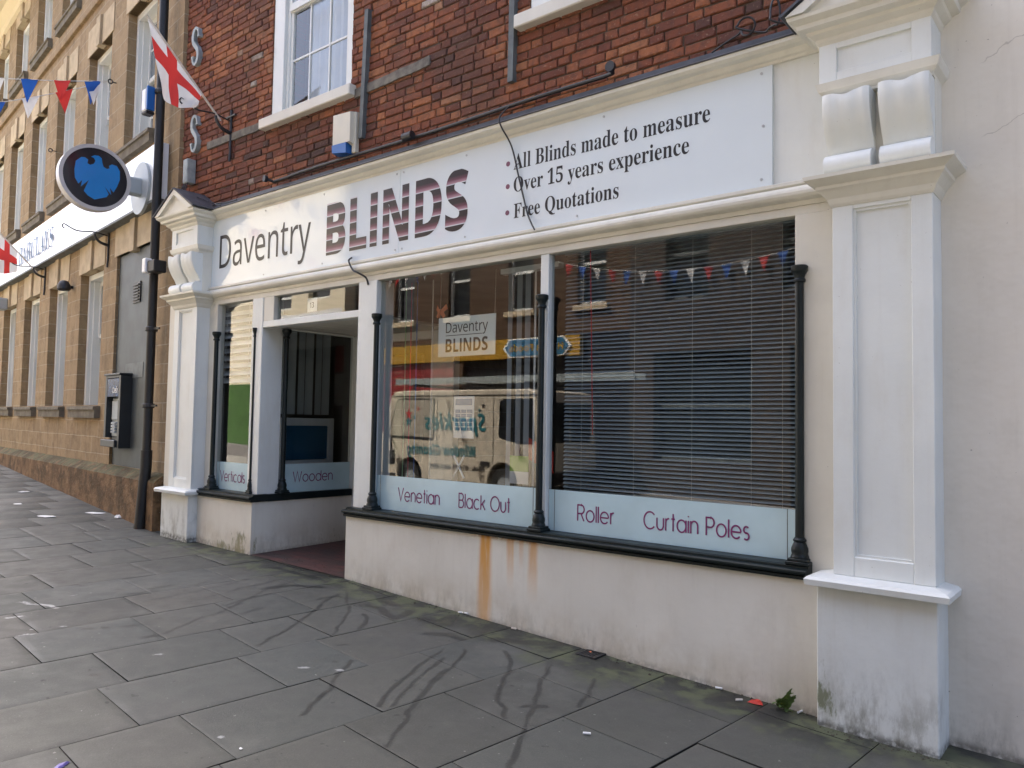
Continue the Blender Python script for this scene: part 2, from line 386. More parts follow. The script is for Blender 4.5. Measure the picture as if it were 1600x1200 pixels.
def mossy(t, p, c):
    g = t.new('ShaderNodeNewGeometry'); nz = t.sep(g.outputs['Normal'])[2]
    k = t.math('MULTIPLY', t.maprange(nz, .1, .5), t.maprange(t.noise(p, 9, 5), .3, .55))
    c = t.mix(t.math('MULTIPLY', k, .8), c, (.10, .11, .06))
    c = t.mix(t.math('MULTIPLY', t.maprange(t.noise(p, 2.6, 6, .75), .42, .62), .8), c, (.065, .048, .028))
    c = t.mix(t.math('MULTIPLY', t.maprange(t.noise(p, 60, 3), .68, .76), .7), c, (.5, .5, .45))
    return c
M['plinthstone'] = mat('plinth_stone', (.20, .125, .068), .92, spec=.2, var=.35, vscale=6, bump=.9, bscale=22, bdist=.02, extra=mossy)
M['sillstone'] = mat('grey_sill_stone', (.17, .15, .115), .9, spec=.2, var=.25, vscale=8, bump=.5, bscale=30)
M['farbrick'] = masonry('upper_brickwork', (.30, .095, .05), (.14, .05, .035), (.13, .10, .075), .225, .075, .010, 'x', dark=(.07, .04, .035))
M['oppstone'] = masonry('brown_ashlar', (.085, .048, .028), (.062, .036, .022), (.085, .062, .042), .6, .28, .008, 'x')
M['oppcream'] = mat('cream_wall', (.70, .62, .45), .85, var=.08, vscale=.8, bump=.2, bscale=20)
M['rooftile'] = masonry('slate_roof', (.06, .06, .065), (.045, .045, .05), (.02, .02, .02), .3, .2, .006, 'x')
M['greypanel'] = mat('grey_panel_paint', (.050, .064, .070), .55, var=.3, vscale=3.5, bump=.3, bscale=12)
M['bankwhite'] = mat('gloss_white_panel', (.86, .87, .88), .12, var=.01, bump=0, spec=.6)
M['steel'] = mat('brushed_grey', (.42, .45, .47), .35, var=.06, bump=0, metal=.3)
M['rim'] = mat('pale_rim', (.50, .48, .47), .35, var=.06, bump=0)
M['navy'] = mat('dark_disc', (.014, .016, .022), .12, var=.1, bump=0)
M['eagle'] = mat('blue_emblem', (.01, .21, .58), .15, var=.06, bump=0)
M['letterblue'] = mat('pale_letter', (.16, .22, .32), .7, spec=.1, var=.03, bump=0)
M['screen'] = mat('blue_panel', (.03, .07, .16), .15, var=.5, vscale=14, bump=0)

# ------------------------------------------------------------------ helpers: lettering
def math_alpha(txt, style):
    base = {'serif': (0x1D400, 0x1D41A, 0x1D7CE), 'sans': (0x1D5A0, 0x1D5BA, 0x1D7E2), 'sansb': (0x1D5D4, 0x1D5EE, 0x1D7EC), 'script': (0x1D63C, 0x1D656, 0x1D7EC), 'plainserif': (0x1D434, 0x1D44E, 0x1D7CE)}[style]
    o = ''
    for ch in txt:
        if 'A' <= ch <= 'Z': o += chr(base[0] + ord(ch) - 65)
        elif 'a' <= ch <= 'z': o += chr(base[1] + ord(ch) - 97)
        elif '0' <= ch <= '9': o += chr(base[2] + ord(ch) - 48)
        else: o += ch
    return o
def raw_text(s, off=0., space=1.):
    c = bpy.data.curves.new('tmp_text', 'FONT'); c.body = s; c.resolution_u = 5; c.offset = off; c.space_character = space
    o = bpy.data.objects.new('tmp_text', c); COL.objects.link(o)
    dg = bpy.context.evaluated_depsgraph_get(); me = bpy.data.meshes.new_from_object(o.evaluated_get(dg))
    vs = [(v.co.x, v.co.y) for v in me.vertices]; fs = [tuple(p.vertices) for p in me.polygons]
    bpy.data.objects.remove(o); bpy.data.curves.remove(c); bpy.data.meshes.remove(me)
    return vs, fs
CAPH = {}
def text_mb(txt, style, origin, u, v, width, cap, off=0., space=1.):
    caps = style == 'sansb' and txt.isupper()
    if caps: txt = txt.replace('I', 'l')   # origin = left end of the baseline; fits width, cap height
    s = math_alpha(txt, style) if style else txt
    vs, fs = raw_text(s, off, space)
    if style not in CAPH:
        cv, _ = raw_text(math_alpha('H', style) if style else 'H'); CAPH[style] = max(p[1] for p in cv)
    if caps: vs = [(a, min(b, CAPH[style] + off)) if b > CAPH[style] + off + .015 else (a, b) for a, b in vs]
    x0 = min(p[0] for p in vs); x1 = max(p[0] for p in vs); k = width / (x1 - x0); kz = cap / CAPH[style]
    o, u, v = Vector(origin), Vector(u), Vector(v); mb = MB()
    mb.mesh([o + u * ((a - x0) * k) + v * (b * kz) for a, b in vs], fs); return mb
# stroke alphabet (geometric round sans)
def arc(cx, cy, r, a0, a1, n=14, ry=None):
    ry = ry or r
    return [(cx + r * math.cos(R(a0 + (a1 - a0) * i / n)), cy + ry * math.sin(R(a0 + (a1 - a0) * i / n))) for i in range(n + 1)]
XH = .70
def glyph(ch):
    r = XH / 2
    G = {'o': ([arc(r, r, r, 0, 360, 24)], 2 * r), 'e': ([arc(r, r, r, 0, 320, 22), [(0, r), (2 * r, r)]], 2 * r),
         'a': ([arc(r, r, r, 0, 360, 24), [(2 * r, XH), (2 * r, 0)]], 2 * r), 'd': ([arc(r, r, r, 0, 360, 24), [(2 * r, 1), (2 * r, 0)]], 2 * r),
         'c': ([arc(r, r, r, 48, 312, 20)], 2 * r * .93), 'n': ([[(0, XH), (0, 0)], [(0, 0)] * 0 + arc(.27, XH - .27, .27, 180, 0, 14) + [(.54, 0)]], .54),
         'u': ([[(0, XH)] + arc(.27, .27, .27, 180, 360, 14) + [(.54, XH)]], .54), 't': ([[(.14, 1), (.14, 0)], [(0, XH), (.28, XH)]], .28),
         'i': ([[(0, XH), (0, 0)], [(0, .9), (0, .97)]], 0.), 'l': ([[(0, 1), (0, 0)]], 0.), 'r': ([[(0, XH), (0, 0)], arc(.24, XH - .24, .24, 180, 80, 10)], .27),
         'k': ([[(0, 1), (0, 0)], [(.46, XH), (0, .28)], [(.17, .43), (.5, 0)]], .5), 's': ([arc(.2, XH - .18, .18, 40, 270, 14) + arc(.2, .175, .185, 90, -140, 14)], .4),
         'V': ([[(0, 1), (.36, 0), (.72, 1)]], .72), 'W': ([[(0, 1), (.28, 0), (.56, 1), (.84, 0), (1.12, 1)]], 1.12),
         'B': ([[(0, 0), (0, 1), (.3, 1)] + arc(.3, .76, .24, 90, -90, 12) + [(0, .52)], [(.3, .52)] + arc(.33, .26, .26, 90, -90, 12) + [(0, 0)]], .59),
         'R': ([[(0, 0), (0, 1), (.32, 1)] + arc(.32, .73, .27, 90, -90, 12) + [(0, .46)], [(.3, .46), (.58, 0)]], .59), 'P': ([[(0, 0), (0, 1), (.32, 1)] + arc(.32, .73, .27, 90, -90, 12) + [(0, .46)]], .59),
         'C': ([arc(.5, .5, .5, 42, 318, 24)], .9), 'O': ([arc(.5, .5, .5, 0, 360, 30)], 1.), ' ': ([], .28)}
    return G[ch]
def stroke_text(txt, origin, u, v, width, cap, th=.092):
    o, u, v = Vector(origin), Vector(u), Vector(v); w = u.cross(v)
    x = 0.; items = []
    for ch in txt:
        st, wd = glyph(ch)
        items += [[(a + x, b) for a, b in s] for s in st]; x += wd + .19
    k = width / (x - .19); mb = MB(); lift = 0.
    for s in items:
        lift += .00012; P = [Vector((a * k, b * cap)) for a, b in s]; hw = th * cap * .5; L = []
        closed = (P[0] - P[-1]).length < 1e-4
        for i, p in enumerate(P):
            d0 = (p - P[i - 1]) if i > 0 else ((P[-1] - P[-2]) if closed else (P[1] - p))
            d1 = (P[i + 1] - p) if i < len(P) - 1 else ((P[1] - P[0]) if closed else (p - P[-2]))
            d0.normalize(); d1.normalize(); t = (d0 + d1)
            t = t.normalized() if t.length > 1e-3 else d0
            n = Vector((-t.y, t.x)); sc_ = hw / max(.45, n.dot(Vector((-d0.y, d0.x))))
            L.append((p + n * sc_, p - n * sc_))
        vs = []
        for a, b in L: vs += [o + u * a.x + v * a.y + w * lift, o + u * b.x + v * b.y + w * lift]
        mb.mesh(vs, [(2 * i, 2 * i + 1, 2 * i + 3, 2 * i + 2) for i in range(len(L) - 1)])
    return mb
UX, UZ = (1, 0, 0), (0, 0, 1)

# ------------------------------------------------------------------ ground
KX = [-60, -15.66, -7.95, -7.45, -5.09, -1.35, -.77, 20]; KZ = [2.2, .633, .337, .324, .281, .113, .094, -.6]
def gz(x, y): return float(np.interp(x, KX, KZ)) + .01 * (min(y, 3.) + .1)
PA = R(-4.7); EX = np.array([math.cos(PA), math.sin(PA)]); EY = np.array([-math.sin(PA), math.cos(PA)])
WET = [([(-4.12,-1.52),(-4.21,-1.36),(-4.26,-1.24),(-4.38,-1.03),(-4.54,-.78),(-4.67,-.59),(-4.76,-.42)],10),([(-4.0,-1.07),(-4.15,-.88),(-4.34,-.65),(-4.55,-.51),(-4.75,-.34)],8),([(-3.98,-.86),(-4.12,-.69),(-4.22,-.63)],14),([(-3.13,-1.92),(-3.25,-1.73),(-3.31,-1.61),(-3.42,-1.49),(-3.55,-1.27)],10),([(-2.96,-1.59),(-3.08,-1.4),(-3.17,-1.2),(-3.26,-.99),(-3.32,-.78)],10),([(-2.92,-1.54),(-3.02,-1.36),(-3.13,-1.12),(-3.23,-.85)],10),([(-2.79,-1.56),(-2.9,-1.37),(-3.02,-1.14),(-3.09,-.97)],10),([(-2.61,-1.86),(-2.69,-1.69),(-2.86,-1.44),(-2.97,-1.22),(-3.07,-.98),(-3.24,-.65)],10),([(-2.44,-1.26),(-2.52,-1.15),(-2.6,-1.12),(-2.73,-.93),(-2.84,-.73),(-2.93,-.6),(-3.06,-.5)],12),([(-2.1,-1.61),(-2.23,-1.39),(-2.41,-1.06),(-2.57,-.8),(-2.72,-.5)],10),([(-2.46,-1.08),(-2.38,-1.0)],16),([(-2.27,-.88),(-2.34,-.66),(-2.43,-.48)],10),([(-5.0,-1.22),(-5.05,-1.03),(-5.09,-.8)],8),([(-4.76,-1.24),(-4.79,-1.1),(-4.79,-.99)],7),([(-4.83,-1.54),(-4.89,-1.28),(-5.22,-.72),(-5.36,-.3)],8),([(-5.26,-1.31),(-5.37,-.87),(-5.44,-.4)],8),([(-5.71,-1.07),(-5.8,-.68),(-5.98,-.32)],8),([(-5.49,-1.54),(-5.51,-1.3),(-5.53,-1.04),(-5.61,-.65)],8),([(-5.24,-.74),(-5.19,-.54),(-5.0,-.41)],26),([(-5.9,-.24),(-5.56,-.25),(-5.3,-.25)],34),([(-4.72,-.65),(-4.74,-.46),(-4.59,-.49)],10),([(-4.4,-.47),(-4.26,-.44),(-4.0,-.55),(-4.06,-.33)],26),([(-4.46,-.27),(-4.27,-.32)],32),([(-3.87,-.41),(-3.68,-.36)],40),([(-5.79,-1.58),(-5.73,-1.45),(-5.73,-1.35)],16),([(-4.68,-1.94),(-4.68,-1.83),(-4.77,-1.64),(-4.84,-1.5)],9),([(-5.09,-2.09),(-4.97,-1.89),(-4.92,-1.75)],6),([(-4.14,-2.85),(-4.32,-2.61),(-4.53,-2.36)],4),([(-4.1,-2.62),(-4.36,-2.29)],4),([(-5.83,-1.34),(-5.82,-1.15)],12),([(-5.43,-1.94),(-5.48,-1.84)],8),([(-3.62,-.61),(-3.53,-.51),(-3.41,-.52)],30),([(-3.7,-.44),(-3.79,-.21)],34),([(-3.24,-.38),(-3.06,-.27),(-2.91,-.15)],40),([(-3.82,-1.15),(-3.8,-1.11)],8),([(-3.61,-1.34),(-3.59,-1.34)],6),([(-7.99,-1.04),(-8.02,-.93),(-7.63,-1.02)],8),([(-5.99,-1.54),(-5.91,-1.49)],8),([(-6.84,-1.62),(-6.48,-1.71),(-6.24,-1.65)],9),([(-1.78,-.2),(-1.62,-.19),(-1.5,-.27)],70),([(-6.3,-.12),(-5.2,-.12)],40)]
CHALK = [([(-6.05,-2.13),(-5.86,-2.06),(-5.72,-2.02)],16),([(-5.68,-2.32),(-5.62,-2.2)],16),([(-5.52,-2.62),(-5.28,-2.3),(-5.22,-2.12)],4),([(-5.22,-2.42),(-5.16,-2.28)],10),([(-8.1,-2.4),(-8.4,-2.0)],6),([(-8.3,-2.4),(-8.45,-2.1)],6),([(-6.0,-1.85),(-5.98,-1.7)],4),([(-4.38,-2.02),(-4.36,-1.98)],9),([(-3.66,-1.55),(-3.63,-1.52)],10),([(-3.49,-1.44),(-3.46,-1.42)],9),([(-3.2,-2.3),(-3.19,-2.29)],9)]
def seg_field(xy, lines, k):
    out = np.zeros(len(xy))
    for pts, w in lines:
        hw = w * k
        bb = np.array(pts); lo = bb.min(0) - 3 * hw; hi = bb.max(0) + 3 * hw
        idx = np.where((xy[:, 0] > lo[0]) & (xy[:, 0] < hi[0]) & (xy[:, 1] > lo[1]) & (xy[:, 1] < hi[1]))[0]
        if not len(idx): continue
        q = xy[idx]; d = np.full(len(idx), 9.)
        for a, b in zip(pts[:-1], pts[1:]):
            a, b = np.array(a), np.array(b); ab = b - a; t = np.clip(((q - a) @ ab) / (ab @ ab + 1e-9), 0, 1)
            d = np.minimum(d, np.linalg.norm(q - a - t[:, None] * ab, axis=1))
        out[idx] = np.maximum(out[idx], np.clip(1.45 - d / hw, 0, 1))
    return out
def build_pavement():
    ROW = {0: [-.95, -1.4], 1: [-.63, -1.21, -1.93], 2: [-.9, -1.46, -2.07], 3: [-.64, -1.17, -1.845, -2.59], 4: [-.73, -1.52, -2.03, -2.765], 5: [-.9, -1.4, -1.88, -2.615, -3.2],
           6: [-.55, -1.18, -1.645, -2.205, -2.865], 7: [-.35, -.9, -1.5, -2.05, -2.73], 8: [-.6, -1.2, -1.85, -2.54], 9: [-.4, -1.0, -1.58, -2.325, -2.9], 10: [-.35, -.9, -1.39, -1.86, -2.5], 11: [-.55, -1.16, -1.67, -2.17, -2.8], 12: [-.8, -1.395, -1.84, -2.4], 13: [-.5, -1.125, -1.35, -1.84, -2.5]}
    PB = [-1.0, -1.575, -2.16, -2.755, -3.32, -3.88, -4.42, -4.99, -5.56, -6.15, -6.75, -7.39, -7.98, -8.55, -9.13]
    rows = [(PB[i + 1], PB[i], ROW[i]) for i in range(14)]
    p = -9.13
    while p > -28: rows.append((p - .58, p, None)); p -= .58
    p = -1.0
    while p < 9: rows.append((p, p + .58, None)); p += .58
    V = []; F = []; T = []; nv = 0
    g = .0026
    for p0, p1, js in rows:
        top_q = 1.2 if p0 > -9.2 else (1.2 + (-9.2 - p0) * .26)
        cuts = list(js) if js else []
        if not cuts:
            q = .4 - rnd.random() * .6
            while q > -4.6: cuts.append(q); q -= rnd.uniform(.45, .8)
        q = cuts[0]
        while q < top_q: q += rnd.uniform(.5, .7); cuts.insert(0, q)
        q = cuts[-1]
        while q > -4.75 + .5: q -= rnd.uniform(.45, .8); cuts.append(q)
        cuts[-1] = min(cuts[-1], -4.75)
        for qa, qb in zip(cuts[1:], cuts[:-1]):
            c = ((p0 + p1) / 2, (qa + qb) / 2)
            near = -6.4 < c[0] < -1.2 and -2.3 < c[1] < .15
            mid = -9.2 < c[0] < -.3 and -3.6 < c[1] < .3
            st = .016 if near else (.045 if mid else 1.)
            gg = .011 if (c[0] > -1.6 and c[0] < -.9 and c[1] < -.95 and c[1] > -1.5) else g
            a0, a1, b0, b1 = p0 + gg, p1 - gg, qa + gg, qb - gg
            nx = max(1, int((a1 - a0) / st)); ny = max(1, int((b1 - b0) / st))
            ch = .0028
            us = np.concatenate([[a0], np.linspace(a0 + ch, a1 - ch, nx + 1), [a1]]); ws = np.concatenate([[b0], np.linspace(b0 + ch, b1 - ch, ny + 1), [b1]])
            U, Wq = np.meshgrid(us, ws, indexing='ij')
            X = U * EX[0] + Wq * EY[0]; Y = U * EX[1] + Wq * EY[1]
            tx, ty, dz = rnd.gauss(0, .0016), rnd.gauss(0, .0016), rnd.gauss(0, .0009)
            Z = np.interp(X, KX, KZ) + .01 * (np.minimum(Y, 3.) + .1) + dz + tx * (U - c[0]) + ty * (Wq - c[1])
            Z[0, :] -= .0014; Z[-1, :] -= .0014; Z[1:-1, 0] -= .0014; Z[1:-1, -1] -= .0014
            m, n = U.shape
            V.append(np.stack([X, Y, Z], -1).reshape(-1, 3))
            i = np.arange(m * n).reshape(m, n) + nv
            F.append(np.stack([i[:-1, :-1], i[1:, :-1], i[1:, 1:], i[:-1, 1:]], -1).reshape(-1, 4))
            T.append(np.full(F[-1].shape[0], rnd.random())); nv += m * n
            # skirt down into the joint
            bx = np.array([[a0, b0], [a1, b0], [a1, b1], [a0, b1]]); cz = [Z[0, 0], Z[-1, 0], Z[-1, -1], Z[0, -1]]
            sk = []
            for k in range(4):
                xx = bx[k][0] * EX + bx[k][1] * EY; sk += [[xx[0], xx[1], cz[k]], [xx[0], xx[1], cz[k] - .03]]
            V.append(np.array(sk)); j = nv
            F.append(np.array([[j + 2 * k, j + 2 * ((k + 1) % 4), j + 2 * ((k + 1) % 4) + 1, j + 2 * k + 1] for k in range(4)])); T.append(np.full(4, -1.)); nv += 8
    V = np.concatenate(V); F = np.concatenate(F); T = np.concatenate(T)
    me = bpy.data.meshes.new('pavement')
    me.vertices.add(len(V)); me.vertices.foreach_set('co', V.ravel())
    me.loops.add(len(F) * 4); me.loops.foreach_set('vertex_index', F.ravel().astype(np.int32))
    me.polygons.add(len(F)); me.polygons.foreach_set('loop_start', np.arange(0, len(F) * 4, 4, dtype=np.int32)); me.polygons.foreach_set('loop_total', np.full(len(F), 4, dtype=np.int32))
    me.update(calc_edges=True); me.validate()
    a = me.attributes.new('rnd', 'FLOAT', 'FACE'); a.data.foreach_set('value', T)
    xy = V[:, :2].copy()
    jx = np.array([mnoise.noise((x * 9, y * 9, 0)) for x, y in xy]); jy = np.array([mnoise.noise((x * 9, y * 9, 7)) for x, y in xy])
    xy[:, 0] += .022 * jx; xy[:, 1] += .022 * jy
    for nm, L, k in (('wet', WET, .0013), ('chalk', CHALK, .0016)):
        a = me.attributes.new(nm, 'FLOAT', 'POINT'); a.data.foreach_set('value', seg_field(xy, L, k))
    # bed under the joints
    o = bpy.data.objects.new('pavement', me); COL.objects.link(o)
    return o
def paving_mat():
    m = bpy.data.materials.new('grey_paving'); m.use_nodes = True; t = NT(m); b = t.n['Principled BSDF']; p = t.pos(); s = t.sep(p)
    r = t.attr('rnd')
    c = t.ramp(r, [(0, (.060, .062, .053)), (.25, (.080, .082, .070)), (.5, (.067, .073, .065)), (.75, (.084, .082, .069)), (1, (.072, .080, .073))])
    c = t.mix(t.math('MULTIPLY', t.maprange(t.noise(p, 2.4, 5, .6), .35, .7), .35), c, (.085, .083, .076))
    c = t.mix(t.math('MULTIPLY', t.maprange(t.noise(p, 130, 3, .7), .45, .8), .4), c, (.15, .145, .13))
    c = t.mix(t.math('MULTIPLY', t.maprange(t.noise(p, 13, 5, .7), .52, .75), .35), c, (.06, .06, .055))
    c = t.mix(t.math('MULTIPLY', t.maprange(t.noise(p, 34, 2), .735, .76), .55), c, (.33, .33, .31))
    c = t.mix(t.math('MULTIPLY', t.maprange(t.noise(p, 16, 2), .715, .735), .6), c, (.022, .022, .02))
    c = t.mix(t.math('MULTIPLY', t.maprange(t.noise(p, .8, 5, .7), .5, .68), .5), c, (.13, .13, .115))
    # green and black growth along the foot of the shop wall
    e = t.math('ADD', s[1], t.math('MULTIPLY', t.math('SUBTRACT', t.noise(p, 3.5, 5, .65), .5), .9))
    near = t.math('MULTIPLY', t.maprange(e, -.62, -.2), t.math('MULTIPLY', t.maprange(s[0], -8.2, -7.2), t.maprange(s[0], -.9, -.2, 1., .3)))
    c = t.mix(t.math('MULTIPLY', near, .85), c, t.mix(t.maprange(t.noise(p, 7, 4), .42, .6), (.026, .027, .021), (.085, .095, .05)))
    wet = t.attr('wet')
    wk = t.maprange(t.math('ADD', wet, t.math('MULTIPLY', t.math('SUBTRACT', t.noise(p, 45, 4, .7), .5), .7)), .2, .75)
    c = t.mix(t.math('MULTIPLY', wk, .72), c, (.024, .024, .022))
    ck = t.maprange(t.math('ADD', t.attr('chalk'), t.math('MULTIPLY', t.math('SUBTRACT', t.noise(p, 60, 4, .7), .55), 1.6)), .4, .9)
    c = t.mix(t.math('MULTIPLY', t.math('MULTIPLY', ck, t.maprange(t.attr('chalk'), .05, .2)), .75), c, (.42, .42, .41))
    side = t.math('LESS_THAN', r, -.5); c = t.mix(side, c, (.02, .02, .017))
    t.l.new(c, b.inputs['Base Color'])
    t.l.new(t.math('SUBTRACT', t.maprange(t.noise(p, 6, 4), .3, .7, .56, .76), t.math('MULTIPLY', wk, .15)), b.inputs['Roughness']); b.inputs['Specular IOR Level'].default_value = .35
    h = t.math('ADD', t.noise(p, 95, 4, .7), t.math('MULTIPLY', t.noise(p, 11, 4), .7))
    t.l.new(t.bump(h, .32, .005), b.inputs['Normal']); return m
M['paving'] = paving_mat()
M['joint'] = mat('joint_dirt', (.028, .027, .022), .95, var=.4, vscale=20, bump=.5, bscale=60)
pv = build_pavement(); pv.data.materials.append(M['paving']); tag(pv, kind='structure')
def strip_sheet(y0, y1, dz, n=60, x0=-45, x1=16):
    mb = MB(); xs = np.linspace(x0, x1, n)
    for a, b in zip(xs[:-1], xs[1:]): mb.face((a, y0, gz(a, y0) + dz), (b, y0, gz(b, y0) + dz), (b, y1, gz(b, y1) + dz), (a, y1, gz(a, y1) + dz))
    return mb
tag(strip_sheet(-4.85, 6., -.012, 120).build('pavement_bed', M['joint']), kind='structure')
M['asphalt'] = mat('asphalt', (.05, .05, .05), .9, var=.25, vscale=2, bump=.6, bscale=90)
M['setts'] = mat('pale_road_surface', (.24, .23, .205), .9, var=.2, vscale=2, bump=.5, bscale=60)
M['kerb'] = mat('granite_kerb', (.20, .19, .18), .85, var=.2, vscale=6, bump=.4, bscale=50)
rd = strip_sheet(-9.0, -4.85, -.125); rd.v = [(x, y, z - .23 * (-4.85 - y) / 4.15 * (1 if y < -5 else 0)) for x, y, z in rd.v]
tag(rd.build('road', M['setts']), kind='structure')
tag(strip_sheet(-4.98, -4.80, -.002).build('kerb', M['kerb']), kind='structure')
def kerb_face():
    mb = MB(); xs = np.linspace(-45, 16, 60)
    for a, b in zip(xs[:-1], xs[1:]):
        for y in (-4.98, -8.95): mb.face((a, y, gz(a, y) - .002), (b, y, gz(b, y) - .002), (b, y, gz(b, y) - .4), (a, y, gz(a, y) - .4))
    return mb
tag(kerb_face().build('kerb_face', M['kerb']), kind='structure')
tag(strip_sheet(-9.6, -8.95, -.002).build('far_pavement', M['kerb']), kind='structure')
mb = MB(); mb.face((-150, -120, -4), (150, -120, -4), (150, 120, -4), (-150, 120, -4)); tag(mb.build('ground', M['asphalt']), kind='structure')

# ------------------------------------------------------------------ the shop
shop = root('shop_building', (-4.5, 0, .2), 'red brick shop with a white and cream shopfront, dark green sills and a recessed doorway', 'shop')
XL, XR = -8.22, -.98
WINS = [(-6.52, -5.32, 4.44, 6.25), (-3.35, -2.15, 4.44, 6.25)]
def brick_wall():
    mb = MB(); H = .0655; z = 3.60; row = 0
    while z < 6.7:
        x = XL; row += 1
        k = 0
        if row % 2: x -= .0
        while x < XR - .01:
            L = (.215 if (k + row) % 2 else .105) * rnd.uniform(.95, 1.05)
            if rnd.random() < .12: L = rnd.choice((.105, .215, .16))
            L = min(L, XR - x)
            if XR - (x + L) < .05: L = XR - x
            x0, x1, z0, z1 = x + .0045, x + L - .0045, z + .0045 + rnd.uniform(-.0015, .0015), z + H - .0045 + rnd.uniform(-.0015, .0015)
            x += L; k += 1
            spans = [(x0, x1)]
            for wx0, wx1, wz0, wz1 in WINS:
                if z1 > wz0 - .01 and z0 < wz1:
                    ns = []
                    for a, b in spans:
                        if b < wx0 or a > wx1: ns.append((a, b)); continue
                        if a < wx0 - .02: ns.append((a, wx0 - .004))
                        if b > wx1 + .02: ns.append((wx1 + .004, b))
                    spans = ns
            for a, b in spans:
                mb.val = min(1, max(0, .62 * rnd.random() + .38 * (.5 + 1.1 * mnoise.noise((a * 1.1, 3.3, z0 * 1.6))) + (rnd.uniform(.25, .5) if rnd.random() < .012 else 0)))
                f = rnd.gauss(0, .0025); c = .006
                y = .0 + f
                tl = [rnd.uniform(-.0036, .0036) for _ in range(8)]
                o = [(a + tl[0], .03, z0 + tl[1]), (b + tl[2], .03, z0 + tl[3]), (b + tl[4], .03, z1 + tl[5]), (a + tl[6], .03, z1 + tl[7])]
                m_ = [(p[0], y + c, p[2]) for p in o]
                i_ = [(p[0] + (c if q in (0, 3) else -c), y + tl[q] * .8, p[2] + (c if q < 2 else -c)) for q, p in enumerate(o)]
                mb.mesh(o + m_ + i_, [(0, 1, 5, 4), (1, 2, 6, 5), (2, 3, 7, 6), (3, 0, 4, 7), (4, 5, 9, 8), (5, 6, 10, 9), (6, 7, 11, 10), (7, 4, 8, 11), (8, 9, 10, 11)])
        z += H
    return mb
bw = brick_wall().build('brick_facing', M['brick'], shop, merge=False)
def holes_wall(mb, x0, x1, z0, z1, holes, y, depth):
    xs = sorted({x0, x1, *[h[0] for h in holes], *[h[1] for h in holes]}); zs = sorted({z0, z1, *[h[2] for h in holes], *[h[3] for h in holes]})
    for a, b in zip(xs[:-1], xs[1:]):
        for c, d in zip(zs[:-1], zs[1:]):
            mx, mz = (a + b) / 2, (c + d) / 2
            if any(h[0] < mx < h[1] and h[2] < mz < h[3] for h in holes): continue
            mb.face((a, y, c), (b, y, c), (b, y, d), (a, y, d))
    for h in holes:
        a, b, c, d = h
        mb.face((a, y, c), (a, y + depth, c), (a, y + depth, d), (a, y, d)); mb.face((b, y, c), (b, y, d), (b, y + depth, d), (b, y + depth, c))
        mb.face((a, y, d), (a, y + depth, d), (b, y + depth, d), (b, y, d)); mb.face((a, y, c), (b, y, c), (b, y + depth, c), (a, y + depth, c))
mb = MB(); holes_wall(mb, XL, XR, 2.72, 6.69, WINS, .012, .25); mb.build('mortar_bed', M['mortar'], shop)
mb = MB(); mb.box(XL, XR, 0, .25, 6.7, 9.4); mb.box(XL, XL + .22, .25, 8, 2.9, 9.4); mb.box(XR - .22, XR, .25, 8, 2.9, 9.4); mb.box(XL, XR, 8, 8.25, -.2, 9.4); mb.build('brick_wall', M['farbrick'], shop)
mb = MB(); mb.face((XL - .1, -.3, 9.35), (XR + .1, -.3, 9.35), (XR + .1, 4.1, 12), (XL - .1, 4.1, 12)); mb.face((XL - .1, 8.5, 9.35), (XR + .1, 8.5, 9.35), (XR + .1, 4.1, 12), (XL - .1, 4.1, 12))
mb.face((XL, 0, 9.3), (XL, 4.1, 11.9), (XL, 8.2, 9.3)); mb.face((XR, 0, 9.3), (XR, 4.1, 11.9), (XR, 8.2, 9.3)); mb.build('roof', M['rooftile'], shop)
